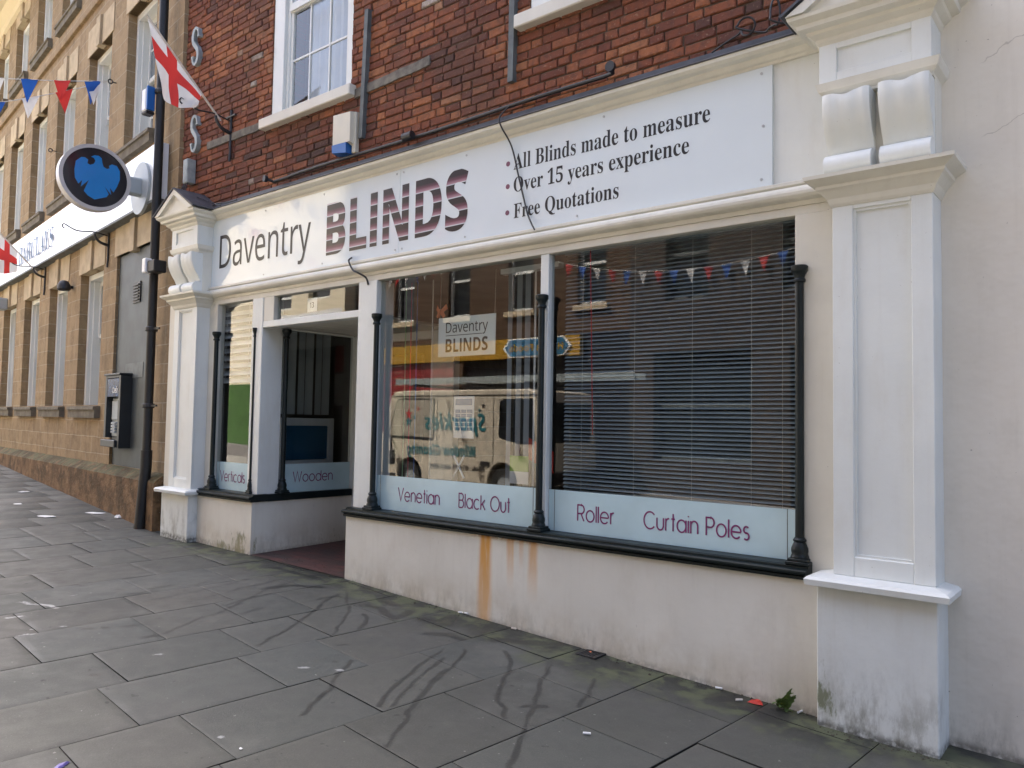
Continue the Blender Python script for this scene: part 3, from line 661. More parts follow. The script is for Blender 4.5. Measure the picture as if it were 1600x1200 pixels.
# upper sash windows
def sash_window(x0, x1, z0, z1, meet):
    fr = MB(); yo = .012
    fr.box(x0, x0 + .17, yo, .12, z0, z1, .004); fr.box(x1 - .075, x1, yo, .12, z0, z1, .004); fr.box(x0 + .17, x1 - .075, yo + .003, .12, z1 - .14, z1, .004)
    fr.box(x0 + .17, x0 + .21, .045, .11, z0, z1 - .14, .004); fr.box(x1 - .105, x1 - .075, .045, .11, z0, z1 - .14, .004)
    w = fr.build('sash_window', M['white'], shop)
    mb = MB(); mb.box(x0 - .09, x1 + .075, -.075, .05, z0 - .098, z0, .008); s = mb.build('sill', M['cream'], w)
    a, b = x0 + .21, x1 - .105
    lo = MB(); lo.box(a, b, .06, .09, z0, z0 + .085, .003); lo.box(a, b, .052, .09, meet - .03, meet + .03, .003)
    for xx in (a, b - .035): lo.box(xx, xx + .035, .06, .088, z0 + .085, meet - .03)
    for k in (1, 2): xx = a + (b - a) * k / 3; lo.box(xx - .009, xx + .009, .066, .085, z0 + .085, meet - .03)
    zz = (z0 + meet + .03) / 2; lo.box(a + .035, b - .035, .067, .084, zz - .009, zz + .009)
    lo.build('lower_sash', M['white'], w)
    up = MB(); up.box(a, b, .035, .056, meet - .02, meet + .055, .003)
    for xx in (a, b - .035): up.box(xx, xx + .035, .035, .058, meet + .055, z1 - .14)
    for k in (1, 2): xx = a + (b - a) * k / 3; up.box(xx - .009, xx + .009, .038, .055, meet + .055, z1 - .14)
    up.build('upper_sash', M['white'], w)
    g = MB(); g.face((a, .076, z0 + .05), (b, .076, z0 + .05), (b, .076, meet), (a, .076, meet)); g.face((a, .047, meet), (b, .047, meet), (b, .047, z1 - .1), (a, .047, z1 - .1)); g.build('pane', M['glassup'], w)
    c = MB(); n = 24
    for i in range(n):
        t0, t1 = a + .10 + (b - a - .1) * i / n, a + .10 + (b - a - .1) * (i + 1) / n
        y0, y1 = .2 + .012 * math.sin(i * 1.9), .2 + .012 * math.sin((i + 1) * 1.9); c.face((t0, y0, z0), (t1, y1, z0), (t1, y1, z1), (t0, y0, z1))
    c.build('net_curtain', M['curtain'], w, smooth=True)
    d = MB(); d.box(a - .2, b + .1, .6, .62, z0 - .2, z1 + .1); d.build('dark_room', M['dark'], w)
    return w
for x0, x1, z0, z1 in WINS: sash_window(x0, x1, z0, z1, 5.47)

# pilasters with plinth, panelled shaft, consoles and pediment
def console(mb, xa, xb):
    prof = []   # (y outwards, z)
    for i in range(13): t = i / 12; prof.append((.145 + .115 * math.sin(math.pi * (.18 + .82 * (1 - t)) * .62) ** .8 - .012 * t, 3.235 - .235 * t))
    y_e = prof[-1][0]
    for i in range(1, 15): a = R(125 - 215 * i / 14); prof.append((.178 + .062 * math.cos(a) - .006, 2.938 - .058 + .058 * math.sin(a) + .05 - .045))
    cols = []; n = 12; W = xb - xa
    for j in range(n + 1):
        u = j / n; x = xa + W * u
        flute = .007 * (abs(math.sin(math.pi * 2.5 * u + .4)) ** .7) - .003
        if u in (0, 1): flute = -.006
        dip = .018 * math.exp(-((u - .5) / .17) ** 2)
        cols.append([(x, -(y + (flute if i < 14 else .004)), z - (dip if i < 2 else 0)) for i, (y, z) in enumerate(prof)])
    m = len(prof); vs = [p for c in cols for p in c]
    fs = [(j * m + i, (j + 1) * m + i, (j + 1) * m + i + 1, j * m + i + 1) for j in range(n) for i in range(m - 1)]
    k = len(vs); vs += [(xa, -.12, z) for y, z in prof] + [(xb, -.12, z) for y, z in prof]
    for i in range(m - 1): fs.append((i, i + 1, k + i + 1, k + i)); fs.append((n * m + i, n * m + i + 1, k + m + i + 1, k + m + i))
    for e in (0, m - 1):
        for j in range(n): fs.append((j * m + e, (j + 1) * m + e, k + m + e, k + e)) if j == n - 1 else fs.append((j * m + e, (j + 1) * m + e, k + e))
    mb.mesh(vs, fs)
def pilaster(dx):
    X = lambda x: x + dx
    zb = gz(X(-1.04), -.1)
    p = MB(); p.box(X(-1.31), X(-.77), -.2, .03, zb - .25, .795, .006); pil = p.build('pilaster', M['plinth'], shop)
    c = MB(); c.ring(X(-1.29), X(-.775), -.2, .03, [(.02, .795), (.06, .797), (.064, .825), (.05, .838), (-.01, .85)]); c.build('plinth_cap', M['white'], pil)
    s = MB(); a, b, f = X(-1.238), X(-.783), -.17
    s.box(a, b, -.148, .03, .85, 2.69); s.box(a, X(-1.14), f, -.148, .85, 2.69, .003); s.box(X(-.876), b, f, -.148, .85, 2.69, .003)
    s.box(X(-1.14), X(-.876), f + .001, -.148, .85, .945, .003); s.box(X(-1.14), X(-.876), f + .001, -.148, 2.66, 2.69, .003)
    for q0, q1, r0, r1 in ((-1.14, -1.128, .945, 2.66), (-.888, -.876, .945, 2.66)): s.box(X(q0), X(q1), -.16, -.148, r0, r1)
    s.box(X(-1.128), X(-.888), -.16, -.148, .945, .957); s.box(X(-1.128), X(-.888), -.16, -.148, 2.648, 2.66); s.build('shaft', M['white'], pil)
    k = MB(); k.ring(X(-1.238), X(-.783), -.17, .03, [(.004, 2.682), (.012, 2.695), (.022, 2.72), (.05, 2.755), (.062, 2.765), (.064, 2.78), (.095, 2.80), (.11, 2.81), (.112, 2.828), (.0, 2.84)]); k.build('capital', M['mould'], pil)
    bk = MB(); bk.box(X(-1.265), X(-.775), -.13, .03, 2.835, 3.25); bk.build('console_backing', M['mould'], pil)
    for q in (-1.262, -1.0): cb = MB(); console(cb, X(q), X(q + .222)); cb.build('console', M['white'], pil, smooth=True)
    m = MB(); m.ring(X(-1.25), X(-.795), -.16, .03, [(.02, 3.24), (.022, 3.252), (.045, 3.275), (.05, 3.29), (.056, 3.315), (.03, 3.32)]); m.build('console_cap', M['mould'], pil)
    bl = MB(); a, b = X(-1.292), X(-.777); bl.box(a, b, -.185, .03, 3.316, 3.53)
    bl.box(a, a + .085, -.2, -.185, 3.316, 3.53, .002); bl.box(b - .085, b, -.2, -.185, 3.316, 3.53, .002); bl.box(a + .085, b - .085, -.199, -.185, 3.316, 3.365, .002); bl.box(a + .085, b - .085, -.199, -.185, 3.485, 3.53, .002)
    bl.build('frieze_block', M['white'], pil)
    co = MB(); co.ring(a, b, -.2, .03, [(.0, 3.515), (.012, 3.53), (.016, 3.545), (.045, 3.565), (.05, 3.58), (.085, 3.59), (.09, 3.612), (.12, 3.632), (.125, 3.65), (.11, 3.655)]); co.build('cornice', M['mould'], pil)
    pe = MB(); xm, z0, hw, hh = X(-1.034), 3.655, .385, .235
    pe.prism([(xm - hw + .04, z0), (xm + hw - .04, z0), (xm, z0 + hh - .03)], -.30, .03)
    for sgn in (-1, 1):   # raking cornice
        pe.mesh([(xm + sgn * hw, -.335, z0), (xm + sgn * (hw - .09), -.335, z0), (xm, -.335, z0 + hh - .055), (xm, -.335, z0 + hh), (xm + sgn * hw, -.29, z0), (xm + sgn * (hw - .09), -.29, z0), (xm, -.29, z0 + hh - .055), (xm, -.29, z0 + hh)],
                [(0, 1, 2, 3), (4, 5, 6, 7), (0, 1, 5, 4), (1, 2, 6, 5), (0, 3, 7, 4)])
    pe.build('pediment', M['mould'], pil)
    ro = MB()
    for sgn in (-1, 1):
        q = [(xm + sgn * (hw + .02), z0 + .002), (xm, z0 + hh + .006), (xm, z0 + hh + .02), (xm + sgn * (hw + .03), z0 + .012)]
        ro.mesh([(x, -.345, z) for x, z in q] + [(x, .02, z) for x, z in q], [(0, 1, 2, 3), (4, 5, 6, 7), (0, 3, 7, 4), (3, 2, 6, 7), (0, 1, 5, 4)])
    ro.build('lead_roof', M['lead'], pil)
    return pil
pilaster(0.); pilaster(-6.665)

# frieze backing, cornices, heads, posts
mb = MB(); mb.box(-7.46, -1.285, -.012, .02, 2.89, 3.59); mb.build('fascia_backing', M['white'], shop)
mb = MB(); mb.prof_x([(.02, 3.578), (-.03, 3.578), (-.034, 3.592), (-.05, 3.598), (-.062, 3.612), (-.066, 3.622), (-.10, 3.628), (-.118, 3.642), (-.122, 3.662), (.02, 3.668)], -7.455, -1.29); mb.build('top_cornice', M['mould'], shop)
mb = MB(); mb.prof_x([(.02, 3.668), (-.128, 3.663), (-.131, 3.668), (-.126, 3.674), (-.05, 3.684), (-.015, 3.72), (-.012, 3.76), (.02, 3.76)], -7.46, -1.28); mb.build('lead_flashing', M['lead'], shop)
pr = [(.02, 2.895), (-.05, 2.895), (-.062, 2.888), (-.062, 2.872), (-.046, 2.862)]
for i in range(9): a = R(100 - 200 * i / 8); pr.append((-.05 - .035 * math.cos(a) * 1.0, 2.825 + .036 * math.sin(a)))
pr += [(-.03, 2.785), (-.03, 2.76), (.02, 2.76)]
mb = MB(); mb.prof_x(pr, -7.455, -1.275); mb.build('lower_cornice', M['mould'], shop)
mb = MB(); mb.box(-7.455, -1.24, -.022, .06, 2.712, 2.76, .003); mb.build('window_head', M['cream'], shop)
def post(name, x0, x1, y0, y1, z0, z1, m='white', b=.004):
    q = MB(); q.box(x0, x1, y0, y1, z0, z1, b); return q.build(name, M[m], shop)
post('corner_post', -1.475, -1.239, -.035, .06, .78, 2.712, 'cream'); post('corner_post', -7.46, -7.30, -.03, .06, .78, 2.712, 'cream')
post('mullion', -3.205, -3.135, -.018, .05, .85, 2.712)
post('door_post', -5.10, -4.872, -.03, .16, .84, 2.712); post('door_post', -6.67, -6.495, -.03, .20, .84, 2.712)
post('door_lintel', -6.495, -5.10, -.026, .08, 2.425, 2.485); post('transom_frame', -6.495, -6.33, -.022, .05, 2.485, 2.712, 'cream')
# left return of the corner strip behind the left pilaster
post('corner_strip', -8.16, -7.97, -.09, .03, .7, 2.76, 'cream')
# stall risers and sills
mb = MB(); z = gz(-5, 0) - .35
mb.box(-5.095, -1.30, -.1, .06, -.1, .795); mb.box(-5.095, -5.0, .06, 1.05, 0, .795); mb.build('stall_riser', M['riser'], shop)
mb = MB(); mb.box(-7.46, -6.465, -.1, .06, 0, .795); mb.box(-6.56, -6.465, .06, 1.06, 0, .795); mb.build('stall_riser', M['riser'], shop)
silp = [(.06, .79), (-.122, .79), (-.126, .797), (-.126, .806), (-.118, .812), (-.14, .818), (-.143, .826), (-.143, .834), (-.134, .840), (-.10, .842), (-.10, .852), (-.085, .858), (.06, .858)]
def sill(xa, xb, ret=None):
    q = MB(); q.prof_x(silp, xa, xb)
    return q
q = sill(-5.105, -1.385); q.box(-5.108, -5.0, .06, 1.05, .788, .855, .004); q.build('window_sill', M['dkgreen'], shop)
q = sill(-7.44, -6.45); q.box(-6.56, -6.448, .06, 1.06, .788, .855, .004); q.build('window_sill', M['dkgreen'], shop)
# colonnettes
def colonnette(cx, cy, K=1.):
    q = MB(); r = .023
    q.lathe(cx, cy, [(r, .98), (r * .96, 1.6), (r * .92, 2.34), (.030, 2.342), (.032, 2.350), (.030, 2.358), (.025, 2.362), (.028, 2.378), (.038, 2.395), (.043, 2.402), (.044, 2.425), (.040, 2.43)], 18)
    q.lathe(cx, cy, [(.046, .888), (.047, .895), (.044, .902), (.040, .91), (.043, .925), (.042, .94), (.034, .96), (.028, .972), (.033, .976), (.034, .984), (.028, .99), (.026, .995)], 18)
    q.box(cx - .06, cx + .06, cy - .055, cy + .05, .857, .874, .003); q.box(cx - .05, cx + .05, cy - .048, cy + .046, .874, .889, .003)
    q.v = [(cx + (x - cx) * K, cy + (y - cy) * K, z) for x, y, z in q.v]
    return q.build('colonnette', M['dkgreen'], shop, smooth=True)
colonnette(-6.61, -.03, .62)
for cx, cy in ((-7.275, -.045), (-4.845, -.045), (-3.165, -.05), (-1.445, -.05), (-6.455, .215)): colonnette(cx, cy)
# glazed display windows
def shop_window(name, x0, x1, words):
    g = MB(); g.face((x0, .02, .855), (x1, .02, .855), (x1, .02, 2.715), (x0, .02, 2.715)); w = g.build('shop_window', M['glass'], shop)
    l = MB(); l.box(x0 + .01, x1 - .005, .0145, .0185, .86, 1.13); f = l.build('label_band', M['label'], w)
    for xx in (x0 + .055, x1 - .065):
        e = MB(); e.box(xx, xx + .004, .0135, .0143, .86, 1.13); e.build('band_edge', M['slate'], w)
    for t, xa, xb in words: stroke_text(t, (xa, .0132, .943), UX, UZ, xb - xa, .102).build('lettering', M['plum'], w)
    return w
shop_window('w', -4.875, -3.20, [('Venetian', -4.604, -4.15), ('Black Out', -3.95, -3.466)])
shop_window('w', -3.14, -1.47, [('Roller', -2.896, -2.622), ('Curtain Poles', -2.408, -1.745)])
shop_window('w', -7.30, -6.665, [('Verticals', -7.215, -6.775)])
# recessed doorway: return window, ceiling, door
g = MB(); g.face((-6.505, .2, .855), (-6.505, 1.06, .855), (-6.505, 1.06, 2.43), (-6.505, .2, 2.43)); w = g.build('shop_window', M['glass'], shop)
l = MB(); l.box(-6.503, -6.499, .235, 1.055, .855, 1.13); l.build('label_band', M['label'], w)
stroke_text('Wooden', (-6.4975, .365, .955), (0, 1, 0), UZ, .47, .10).build('lettering', M['plum'], w)
mb = MB(); mb.box(-6.54, -6.495, 1.06, 1.13, .84, 2.44, .003); mb.box(-6.54, -6.49, .2, 1.06, 2.43, 2.47, .003); mb.build('return_frame', M['white'], shop)
mb = MB()
for k in range(9): mb.box(-6.49 + k * .155, -6.345 + k * .155, .08, 1.2, 2.445, 2.47, .004)
mb.build('doorway_ceiling', M['mould'], shop)
g = MB(); g.face((-5.03, .16, .855), (-5.03, 1.06, .855), (-5.03, 1.06, 2.43), (-5.03, .16, 2.43)); w = g.build('shop_window', M['glass'], shop)
g = MB(); g.face((-6.33, .02, 2.485), (-5.10, .02, 2.485), (-5.10, .02, 2.715), (-6.33, .02, 2.715)); w = g.build('transom_window', M['glass'], shop)
q = MB(); q.box(-5.875, -5.735, .0245, .026, 2.53, 2.655); nl = q.build('number_card', M['paper'], w)
text_mb('13', 'sansb', (-5.84, .0238, 2.565), UX, UZ, .06, .05).build('lettering', M['black'], w)
q = MB(); q.box(-6.49, -6.36, 1.06, 1.14, .3, 2.44, .004); q.box(-5.34, -5.03, 1.06, 1.14, .3, 2.44, .004); q.box(-6.36, -5.34, 1.06, 1.14, 2.36, 2.44, .004); q.build('door_frame', M['white'], shop)
q = MB(); q.box(-6.355, -6.25, 1.08, 1.12, .33, 2.355, .003); q.box(-5.445, -5.345, 1.08, 1.12, .33, 2.355, .003); q.box(-6.25, -5.445, 1.08, 1.12, .33, .75, .003); q.box(-6.25, -5.445, 1.08, 1.12, 2.22, 2.355, .003)
dr = q.build('shop_door', M['dkgreen'], shop)
q = MB(); q.face((-6.25, 1.1, .75), (-5.445, 1.1, .75), (-5.445, 1.1, 2.22), (-6.25, 1.1, 2.22)); q.build('pane', M['glass'], dr)
q = MB(); q.box(-6.33, -6.27, 1.068, 1.08, .86, 1.0, .003); q.build('letter_plate', M['steel'], dr)
q = MB(); q.box(-6.345, -6.2, 1.074, 1.079, 2.08, 2.36); q.build('poster', M['fred'], dr, label='dark red poster on the door')
q = MB(); q.box(-6.345, -6.2, 1.074, 1.079, 1.72, 2.06); q.build('poster', M['paper'], dr, label='white poster on the door')
q = MB(); q.face((-6.48, -.1, gz(-6.4, -.1) + .006), (-5.09, -.1, gz(-5.1, -.1) + .006), (-5.0, 1.2, gz(-5, -.1) + .03), (-6.48, 1.2, gz(-6.4, -.1) + .03))
M['tiles'] = masonry('quarry_tiles', (.12, .045, .035), (.07, .035, .03), (.03, .025, .022), .15, .15, .006, 'x')
def quarry():
    m = bpy.data.materials.new('quarry_floor'); m.use_nodes = True; t = NT(m); b = t.n['Principled BSDF']; p = t.pos()
    tex = t.new('ShaderNodeTexBrick'); tex.offset = .5; t.l.new(p, tex.inputs['Vector'])
    for k, v in (('Scale', 1.), ('Brick Width', .2), ('Row Height', .1), ('Mortar Size', .004)): tex.inputs[k].default_value = v
    tex.inputs['Color1'].default_value = (.10, .034, .028, 1); tex.inputs['Color2'].default_value = (.06, .032, .028, 1); tex.inputs['Mortar'].default_value = (.02, .018, .016, 1)
    c = t.mix(t.math('MULTIPLY', t.maprange(t.noise(p, 5, 5), .4, .7), .6), tex.outputs['Color'], (.035, .03, .027))
    t.l.new(c, b.inputs['Base Color']); b.inputs['Roughness'].default_value = .6; t.l.new(t.bump(t.math('ADD', tex.outputs['Fac'], t.noise(p, 30, 3)), .3, .004), b.inputs['Normal']); return m
q.build('doorway_floor', quarry(), shop)
# inside of the shop
q = MB(); q.box(-7.9, -1.0, 5, 5.1, 0, 2.9); q.box(-8.0, -7.9, .07, 5, 0, 2.9); q.box(-1.1, -1.0, .3, 5, 0, 2.9); q.box(-1.24, -1.0, .07, .3, 0, 2.9); q.build('interior_wall', M['room'], shop)
q = MB(); q.box(-8, -1, .1, 5.1, .15, .22); q.build('interior_floor', M['carpet'], shop)
q = MB(); q.box(-8, -1, .1, 5.1, 2.74, 2.85); q.build('interior_ceiling', M['room'], shop)
q = MB(); q.box(-5.0, -1.3, .06, .95, .76, .84); q.box(-5.0, -1.3, .93, .95, .2, .76); q.build('display_shelf', M['bed'], shop)
q = MB(); q.box(-7.46, -6.56, .06, 1.3, .76, .84); q.box(-7.46, -6.56, 1.28, 1.3, .2, .76); q.build('display_shelf', M['bed'], shop)

# ------------------------------------------------------------------ shop sign board
sg = root('shop_sign', (-4.6, -.02, 2.9), 'long white shop sign board with black lettering and striped capitals above the windows', 'sign')
q = MB(); q.box(-7.62, -4.622, -.032, -.013, 2.90, 3.576, .0015); q.build('sign_panel', M['board'], sg)
q = MB(); q.box(-4.6195, -1.60, -.0325, -.013, 2.90, 3.576, .0015); q.build('sign_panel', M['board'], sg)
yf = -.0337
text_mb('Daventry', 'sans', (-7.295, yf, 3.075), UX, UZ, 1.515, .335).build('lettering', M['black'], sg)
text_mb('BLINDS', 'sansb', (-5.552, yf, 3.005), UX, UZ, 1.675, .430, .020, 1.05).build('lettering', M['slats'], sg, label='bold striped capitals in dark plum bands')
for txt, xa, xb, zb, ch in (('All Blinds made to measure', -3.446, -1.967, 3.342, .108), ('Over 15 years experience', -3.443, -2.10, 3.182, .104), ('Free Quotations', -3.438, -2.583, 2.996, .102)):
    text_mb(txt, 'serif', (xa, yf, zb), UX, UZ, xb - xa, ch).build('lettering', M['black'], sg)
for z in (3.395, 3.232, 3.045):
    q = MB(); q.disc((-3.497, -.0325, z), UX, UZ, 0, .018, 0, .0015, 20); q.build('bullet_dot', M['mauve'], sg)
for x, z in ((-7.45, 3.53), (-6.5, 3.545), (-5.6, 3.545), (-4.66, 3.545), (-4.58, 3.545), (-3.9, 3.54), (-2.7, 3.545), (-1.66, 3.54), (-1.65, 3.24), (-1.66, 2.94), (-2.9, 2.93), (-3.9, 2.93), (-4.66, 2.93), (-4.58, 2.93), (-5.6, 2.93), (-6.5, 2.93)):
    q = MB(); q.disc((x, -.0325, z), UX, UZ, 0, .008, 0, .004, 10); q.build('screw', M['steel'], sg)

# ------------------------------------------------------------------ rendered neighbour on the right
nb = root('rendered_building', (2., 0, 0), 'cream rendered wall with hairline cracks right of the large white pilaster', 'building')
q = MB(); q.box(-.979, 8, .012, .3, -.4, 9.2); q.box(7.7, 8, .3, 8, -.4, 9.2); q.build('wall', M['render'], nb)
q = MB(); q.face((-.979, -.25, 9.15), (8.2, -.25, 9.15), (8.2, 4, 11.6), (-.979, 4, 11.6)); q.face((-.979, 8.3, 9.15), (8.2, 8.3, 9.15), (8.2, 4, 11.6), (-.979, 4, 11.6)); q.build('roof', M['rooftile'], nb)

# ------------------------------------------------------------------ stone bank on the left
B0 = Vector((-8.35, -.02, 0)); BM = Matrix.Translation(B0) @ Matrix.Rotation(-BA, 4, 'Z')
bk = root('bank_building', B0, 'three storey ochre stone bank with tall white sash windows and keystones', 'building', rz=-BA)
def BW(s, out, z): return BM @ Vector((-s, -out, z))
S1 = 16.6
GW = [(2.98 + 1.757 * k) for k in range(0, 7)]; UW = [1.28 + 1.757 * k for k in range(0, 8)]
hw = .54
holes = [(-c - hw, -c + hw, 1.705, 3.57) for c in GW] + [(-c - hw, -c + hw, 4.95, 6.77) for c in UW] + [(-c - hw, -c + hw, 7.90, 9.12) for c in UW]
holes.append((-1.875, -.52, .955, 3.60))
mb = MB(BM); holes_wall(mb, -S1, .14, -.3, 9.9, holes, 0, .36)
mb.box(.14, .16, 0, 7, -.3, 9.9); mb.box(-S1 - .02, -S1, 0, 7, -.3, 9.9); mb.box(-S1, .14, 7, 7.2, -.3, 9.9)
mb.build('stone_wall', M['stone'], bk)
q = MB(BM); q.prof_x([(0, -.3), (-.12, -.3), (-.125, .86), (-.10, .885), (0, .955)], -S1, .13); q.build('plinth', M['plinthstone'], bk)
q = MB(BM); q.prof_x([(0, 7.42), (-.045, 7.42), (-.05, 7.44), (-.05, 7.60), (0, 7.63)], -S1, .13); q.build('string_course', M['stone'], bk)
q = MB(BM); q.box(-S1 - .3, .3, -.62, .1, 9.62, 9.72); q.box(-S1 - .3, .3, -.66, -.5, 9.6, 9.82); q.prof_x([(0, 9.4), (-.06, 9.42), (-.08, 9.5), (-.2, 9.62), (0, 9.62)], -S1, .13); q.build('eaves', M['oppcream'], bk)
q = MB(BM); q.face((-S1 - .3, -.64, 9.8), (.25, -.64, 9.8), (.25, 3.6, 12.2), (-S1 - .3, 3.6, 12.2)); q.face((-S1 - .3, 7.6, 9.8), (.25, 7.6, 9.8), (.25, 3.6, 12.2), (-S1 - .3, 3.6, 12.2)); q.build('roof', M['rooftile'], bk)
def bank_window(c, z0, z1, hw, meet):
    # local to its own origin at (-c, 0, z0)
    f = MB(BM); a, b = -c - hw, -c + hw
    f.box(a, a + .07, .105, .36, z0, z1, .004); f.box(b - .07, b, .105, .36, z0, z1, .004); f.box(a + .07, b - .07, .108, .36, z1 - .08, z1, .004)
    f.box(a + .07, a + .10, .155, .36, z0, z1 - .08, .004); f.box(b - .10, b - .07, .155, .36, z0, z1 - .08, .004)
    L = (-c, 0, z0)
    w = f.build('sash_window', M['white'], bk, loc=L)
    s = MB(BM); s.prof_x([(.12, z0 - .005), (-.03, z0 - .012), (-.085, z0 - .018), (-.09, z0 - .06), (-.07, z0 - .065), (-.07, z0 - .17), (.0, z0 - .17), (.12, z0 - .17)], a - .10, b + .10); s1 = s.build('sill', M['sillstone'], w)
    lt = MB(BM)
    for k, (x0, x1, e) in enumerate(((a - .07, -c - .095, -.07), (-c + .095, b + .07, .07))):
        lt.mesh([(x0, -.012, z1), (x1, -.012, z1), (x1, -.012, z1 + .40), (x0, -.012, z1 + .40), (x0, .1, z1), (x1, .1, z1), (x1, .1, z1 + .4), (x0, .1, z1 + .4)], [(0, 1, 2, 3), (0, 1, 5, 4), (1, 2, 6, 5), (2, 3, 7, 6), (3, 0, 4, 7)])
    s2 = lt.build('lintel', M['stonelight'], w)
    k = MB(BM); k.mesh([(-c - .075, -.045, z1 - .012), (-c + .075, -.045, z1 - .012), (-c + .095, -.045, z1 + .405), (-c - .095, -.045, z1 + .405), (-c - .075, .05, z1 - .012), (-c + .075, .05, z1 - .012), (-c + .095, .05, z1 + .405), (-c - .095, .05, z1 + .405)], [(0, 1, 2, 3), (0, 1, 5, 4), (1, 2, 6, 5), (2, 3, 7, 6), (3, 0, 4, 7)])
    s3 = k.build('keystone', M['stonelight'], w)
    d = MB(BM); aa, bb = a + .10, b - .10; Y = .105
    for x in (aa, bb - .05): d.box(x, x + .05, Y + .165, Y + .2, z0 + .02, meet); d.box(x, x + .05, Y + .125, Y + .160, meet, z1 - .08)
    d.box(aa + .05, bb - .05, Y + .165, Y + .2, z0 + .02, z0 + .12); d.box(aa, bb, Y + .13, Y + .2, meet - .03, meet + .03, .003); d.box(aa + .05, bb - .05, Y + .125, Y + .160, z1 - .15, z1 - .08)
    for x in (aa + .02, bb - .045): d.box(x, x + .025, Y + .118, Y + .162, meet - .10, meet - .03)
    d.box(-c - .012, -c + .012, Y + .17, Y + .19, z0 + .12, meet - .03); d.box(-c - .012, -c + .012, Y + .132, Y + .15, meet + .03, z1 - .15)
    d.box(aa + .05, bb - .05, Y + .172, Y + .188, (z0 + meet) / 2 - .01, (z0 + meet) / 2 + .01); d.box(aa + .05, bb - .05, Y + .134, Y + .148, (z1 + meet) / 2 - .05, (z1 + meet) / 2 - .03)
    s4 = d.build('sash', M['white'], w)
    g = MB(BM); g.face((aa, Y + .18, z0), (bb, Y + .18, z0), (bb, Y + .18, meet), (aa, Y + .18, meet)); g.face((aa, Y + .142, meet), (bb, Y + .142, meet), (bb, Y + .142, z1 - .06), (aa, Y + .142, z1 - .06)); s5 = g.build('pane', M['greypane'], w)
    reg(w, s1, s2, s3, s4, s5); return w
for cs, z0, z1, meet in ((GW, 1.705, 3.57, 2.70), (UW, 4.95, 6.77, 5.90), (UW, 7.90, 9.12, 8.5)):
    w = bank_window(cs[0], z0, z1, hw, meet)
    for c in cs[1:]: copy_part(w, bk, (-c, 0, z0))
# grey infill with grille; lintel above it
q = MB(BM); q.box(-1.875, -.52, .035, .2, .955, 3.6); gp = q.build('infill_panel', M['greypanel'], bk)
q = MB(BM); q.box(-1.265, -1.015, .02, .036, 2.94, 3.19)
for k in range(6): q.box(-1.24, -1.04, .005, .022, 2.965 + k * .036, 2.98 + k * .036)
q.build('vent_grille', M['iron'], gp)
q = MB(BM); q.box(-1.47, -.83, .03, .036, 2.03, 2.21); q.build('patch', M['slate'], gp)
lt = MB(BM); lt.box(-1.95, -1.29, -.012, .1, 3.6, 4.0); lt.box(-1.10, -.44, -.012, .1, 3.6, 4.0); lt.build('lintel', M['stonelight'], bk)
k = MB(BM); k.prism([(-1.27, 3.565), (-1.12, 3.565), (-1.10, 4.0), (-1.29, 4.0)], -.045, .05); k.build('keystone', M['stonelight'], bk)

M['atm'] = mat('dark_machine_paint', (.022, .026, .028), .45, var=.2, bump=.1)
# cash machine in the grey panel
at = root('cash_machine', BW(1.45, 0, 1.2), 'dark grey cash machine set in the grey panel of the stone bank', 'cash machine', rz=-BA)
q = MB(BM); q.box(-1.79, -1.72, -.10, .04, 1.30, 2.06, .004); q.box(-1.26, -1.19, -.10, .04, 1.18, 2.06, .004); q.box(-1.72, -1.26, -.10, .04, 2.03, 2.06, .003); q.box(-1.72, -1.26, -.02, .04, 1.18, 2.03); q.build('surround', M['atm'], at)
q = MB(BM); q.box(-1.715, -1.265, -.098, -.02, 1.80, 2.025, .004); hd = q.build('header_sign', M['screen'], at)
tm = text_mb('Cash', 'sansb', (-1.50, -.100, 1.845), UX, UZ, .20, .075); tm.xf = BM; tm.build('lettering', M['paper'], hd)
q = MB(BM); q.face((-1.70, -.03, 1.32), (-1.28, -.03, 1.32), (-1.28, -.03, 1.78), (-1.70, -.03, 1.78)); q.box(-1.66, -1.44, -.05, -.031, 1.52, 1.75, .004); q.build('machine_face', M['greyplastic'], at)
q = MB(BM)
for i in range(4):
    for j in range(3): q.box(-1.56 + j * .05, -1.525 + j * .05, -.085, -.03, 1.36 + i * .035, 1.385 + i * .035, .003)
q.build('keypad', M['steel'], at)
q = MB(BM); q.box(-1.80, -1.26, -.13, -.02, 1.19, 1.275, .006); q.build('ledge', M['atm'], at)
q = MB(BM); q.box(-1.80, -1.18, -.12, .03, 2.062, 2.085, .004); q.build('hood', M['atm'], at)

# bank fascia sign and round hanging sign
fs = root('fascia_sign', BW(5, .1, 4), 'long glossy white fascia sign with pale raised capitals across the stone bank', 'sign', rz=-BA)
q = MB(BM); q.box(-13., -.16, -.12, 0, 4.0, 4.635, .004); q.build('sign_panel', M['bankwhite'], fs)
q = MB(BM); q.box(-13., -.16, -.13, 0, 3.965, 3.998, .003); q.build('sign_tray', M['slate'], fs)
tm = text_mb('BARCLAYS', 'serif', (-7.0, -.135, 4.15), UX, UZ, 2.35, .31); tm.xf = BM; tm.build('lettering', M['letterblue'], fs)
ps = root('projecting_sign', BW(.6, .1, 4.19), 'round dark hanging sign with a blue bird emblem beside the black downpipe', 'sign', rz=-BA)
c0 = Vector((-.6, -.635, 4.19)); U, V = (0, 1, 0), (0, 0, 1)       # plane across the street; u x v points to +x
q = MB(BM); q.disc(c0, U, V, .325, .365, -.06, .06, 64); q.build('rim', M['rim'], ps, smooth=True)
q = MB(BM); q.disc(c0, U, V, 0, .325, -.05, .05, 64); q.build('disc', M['navy'], ps)
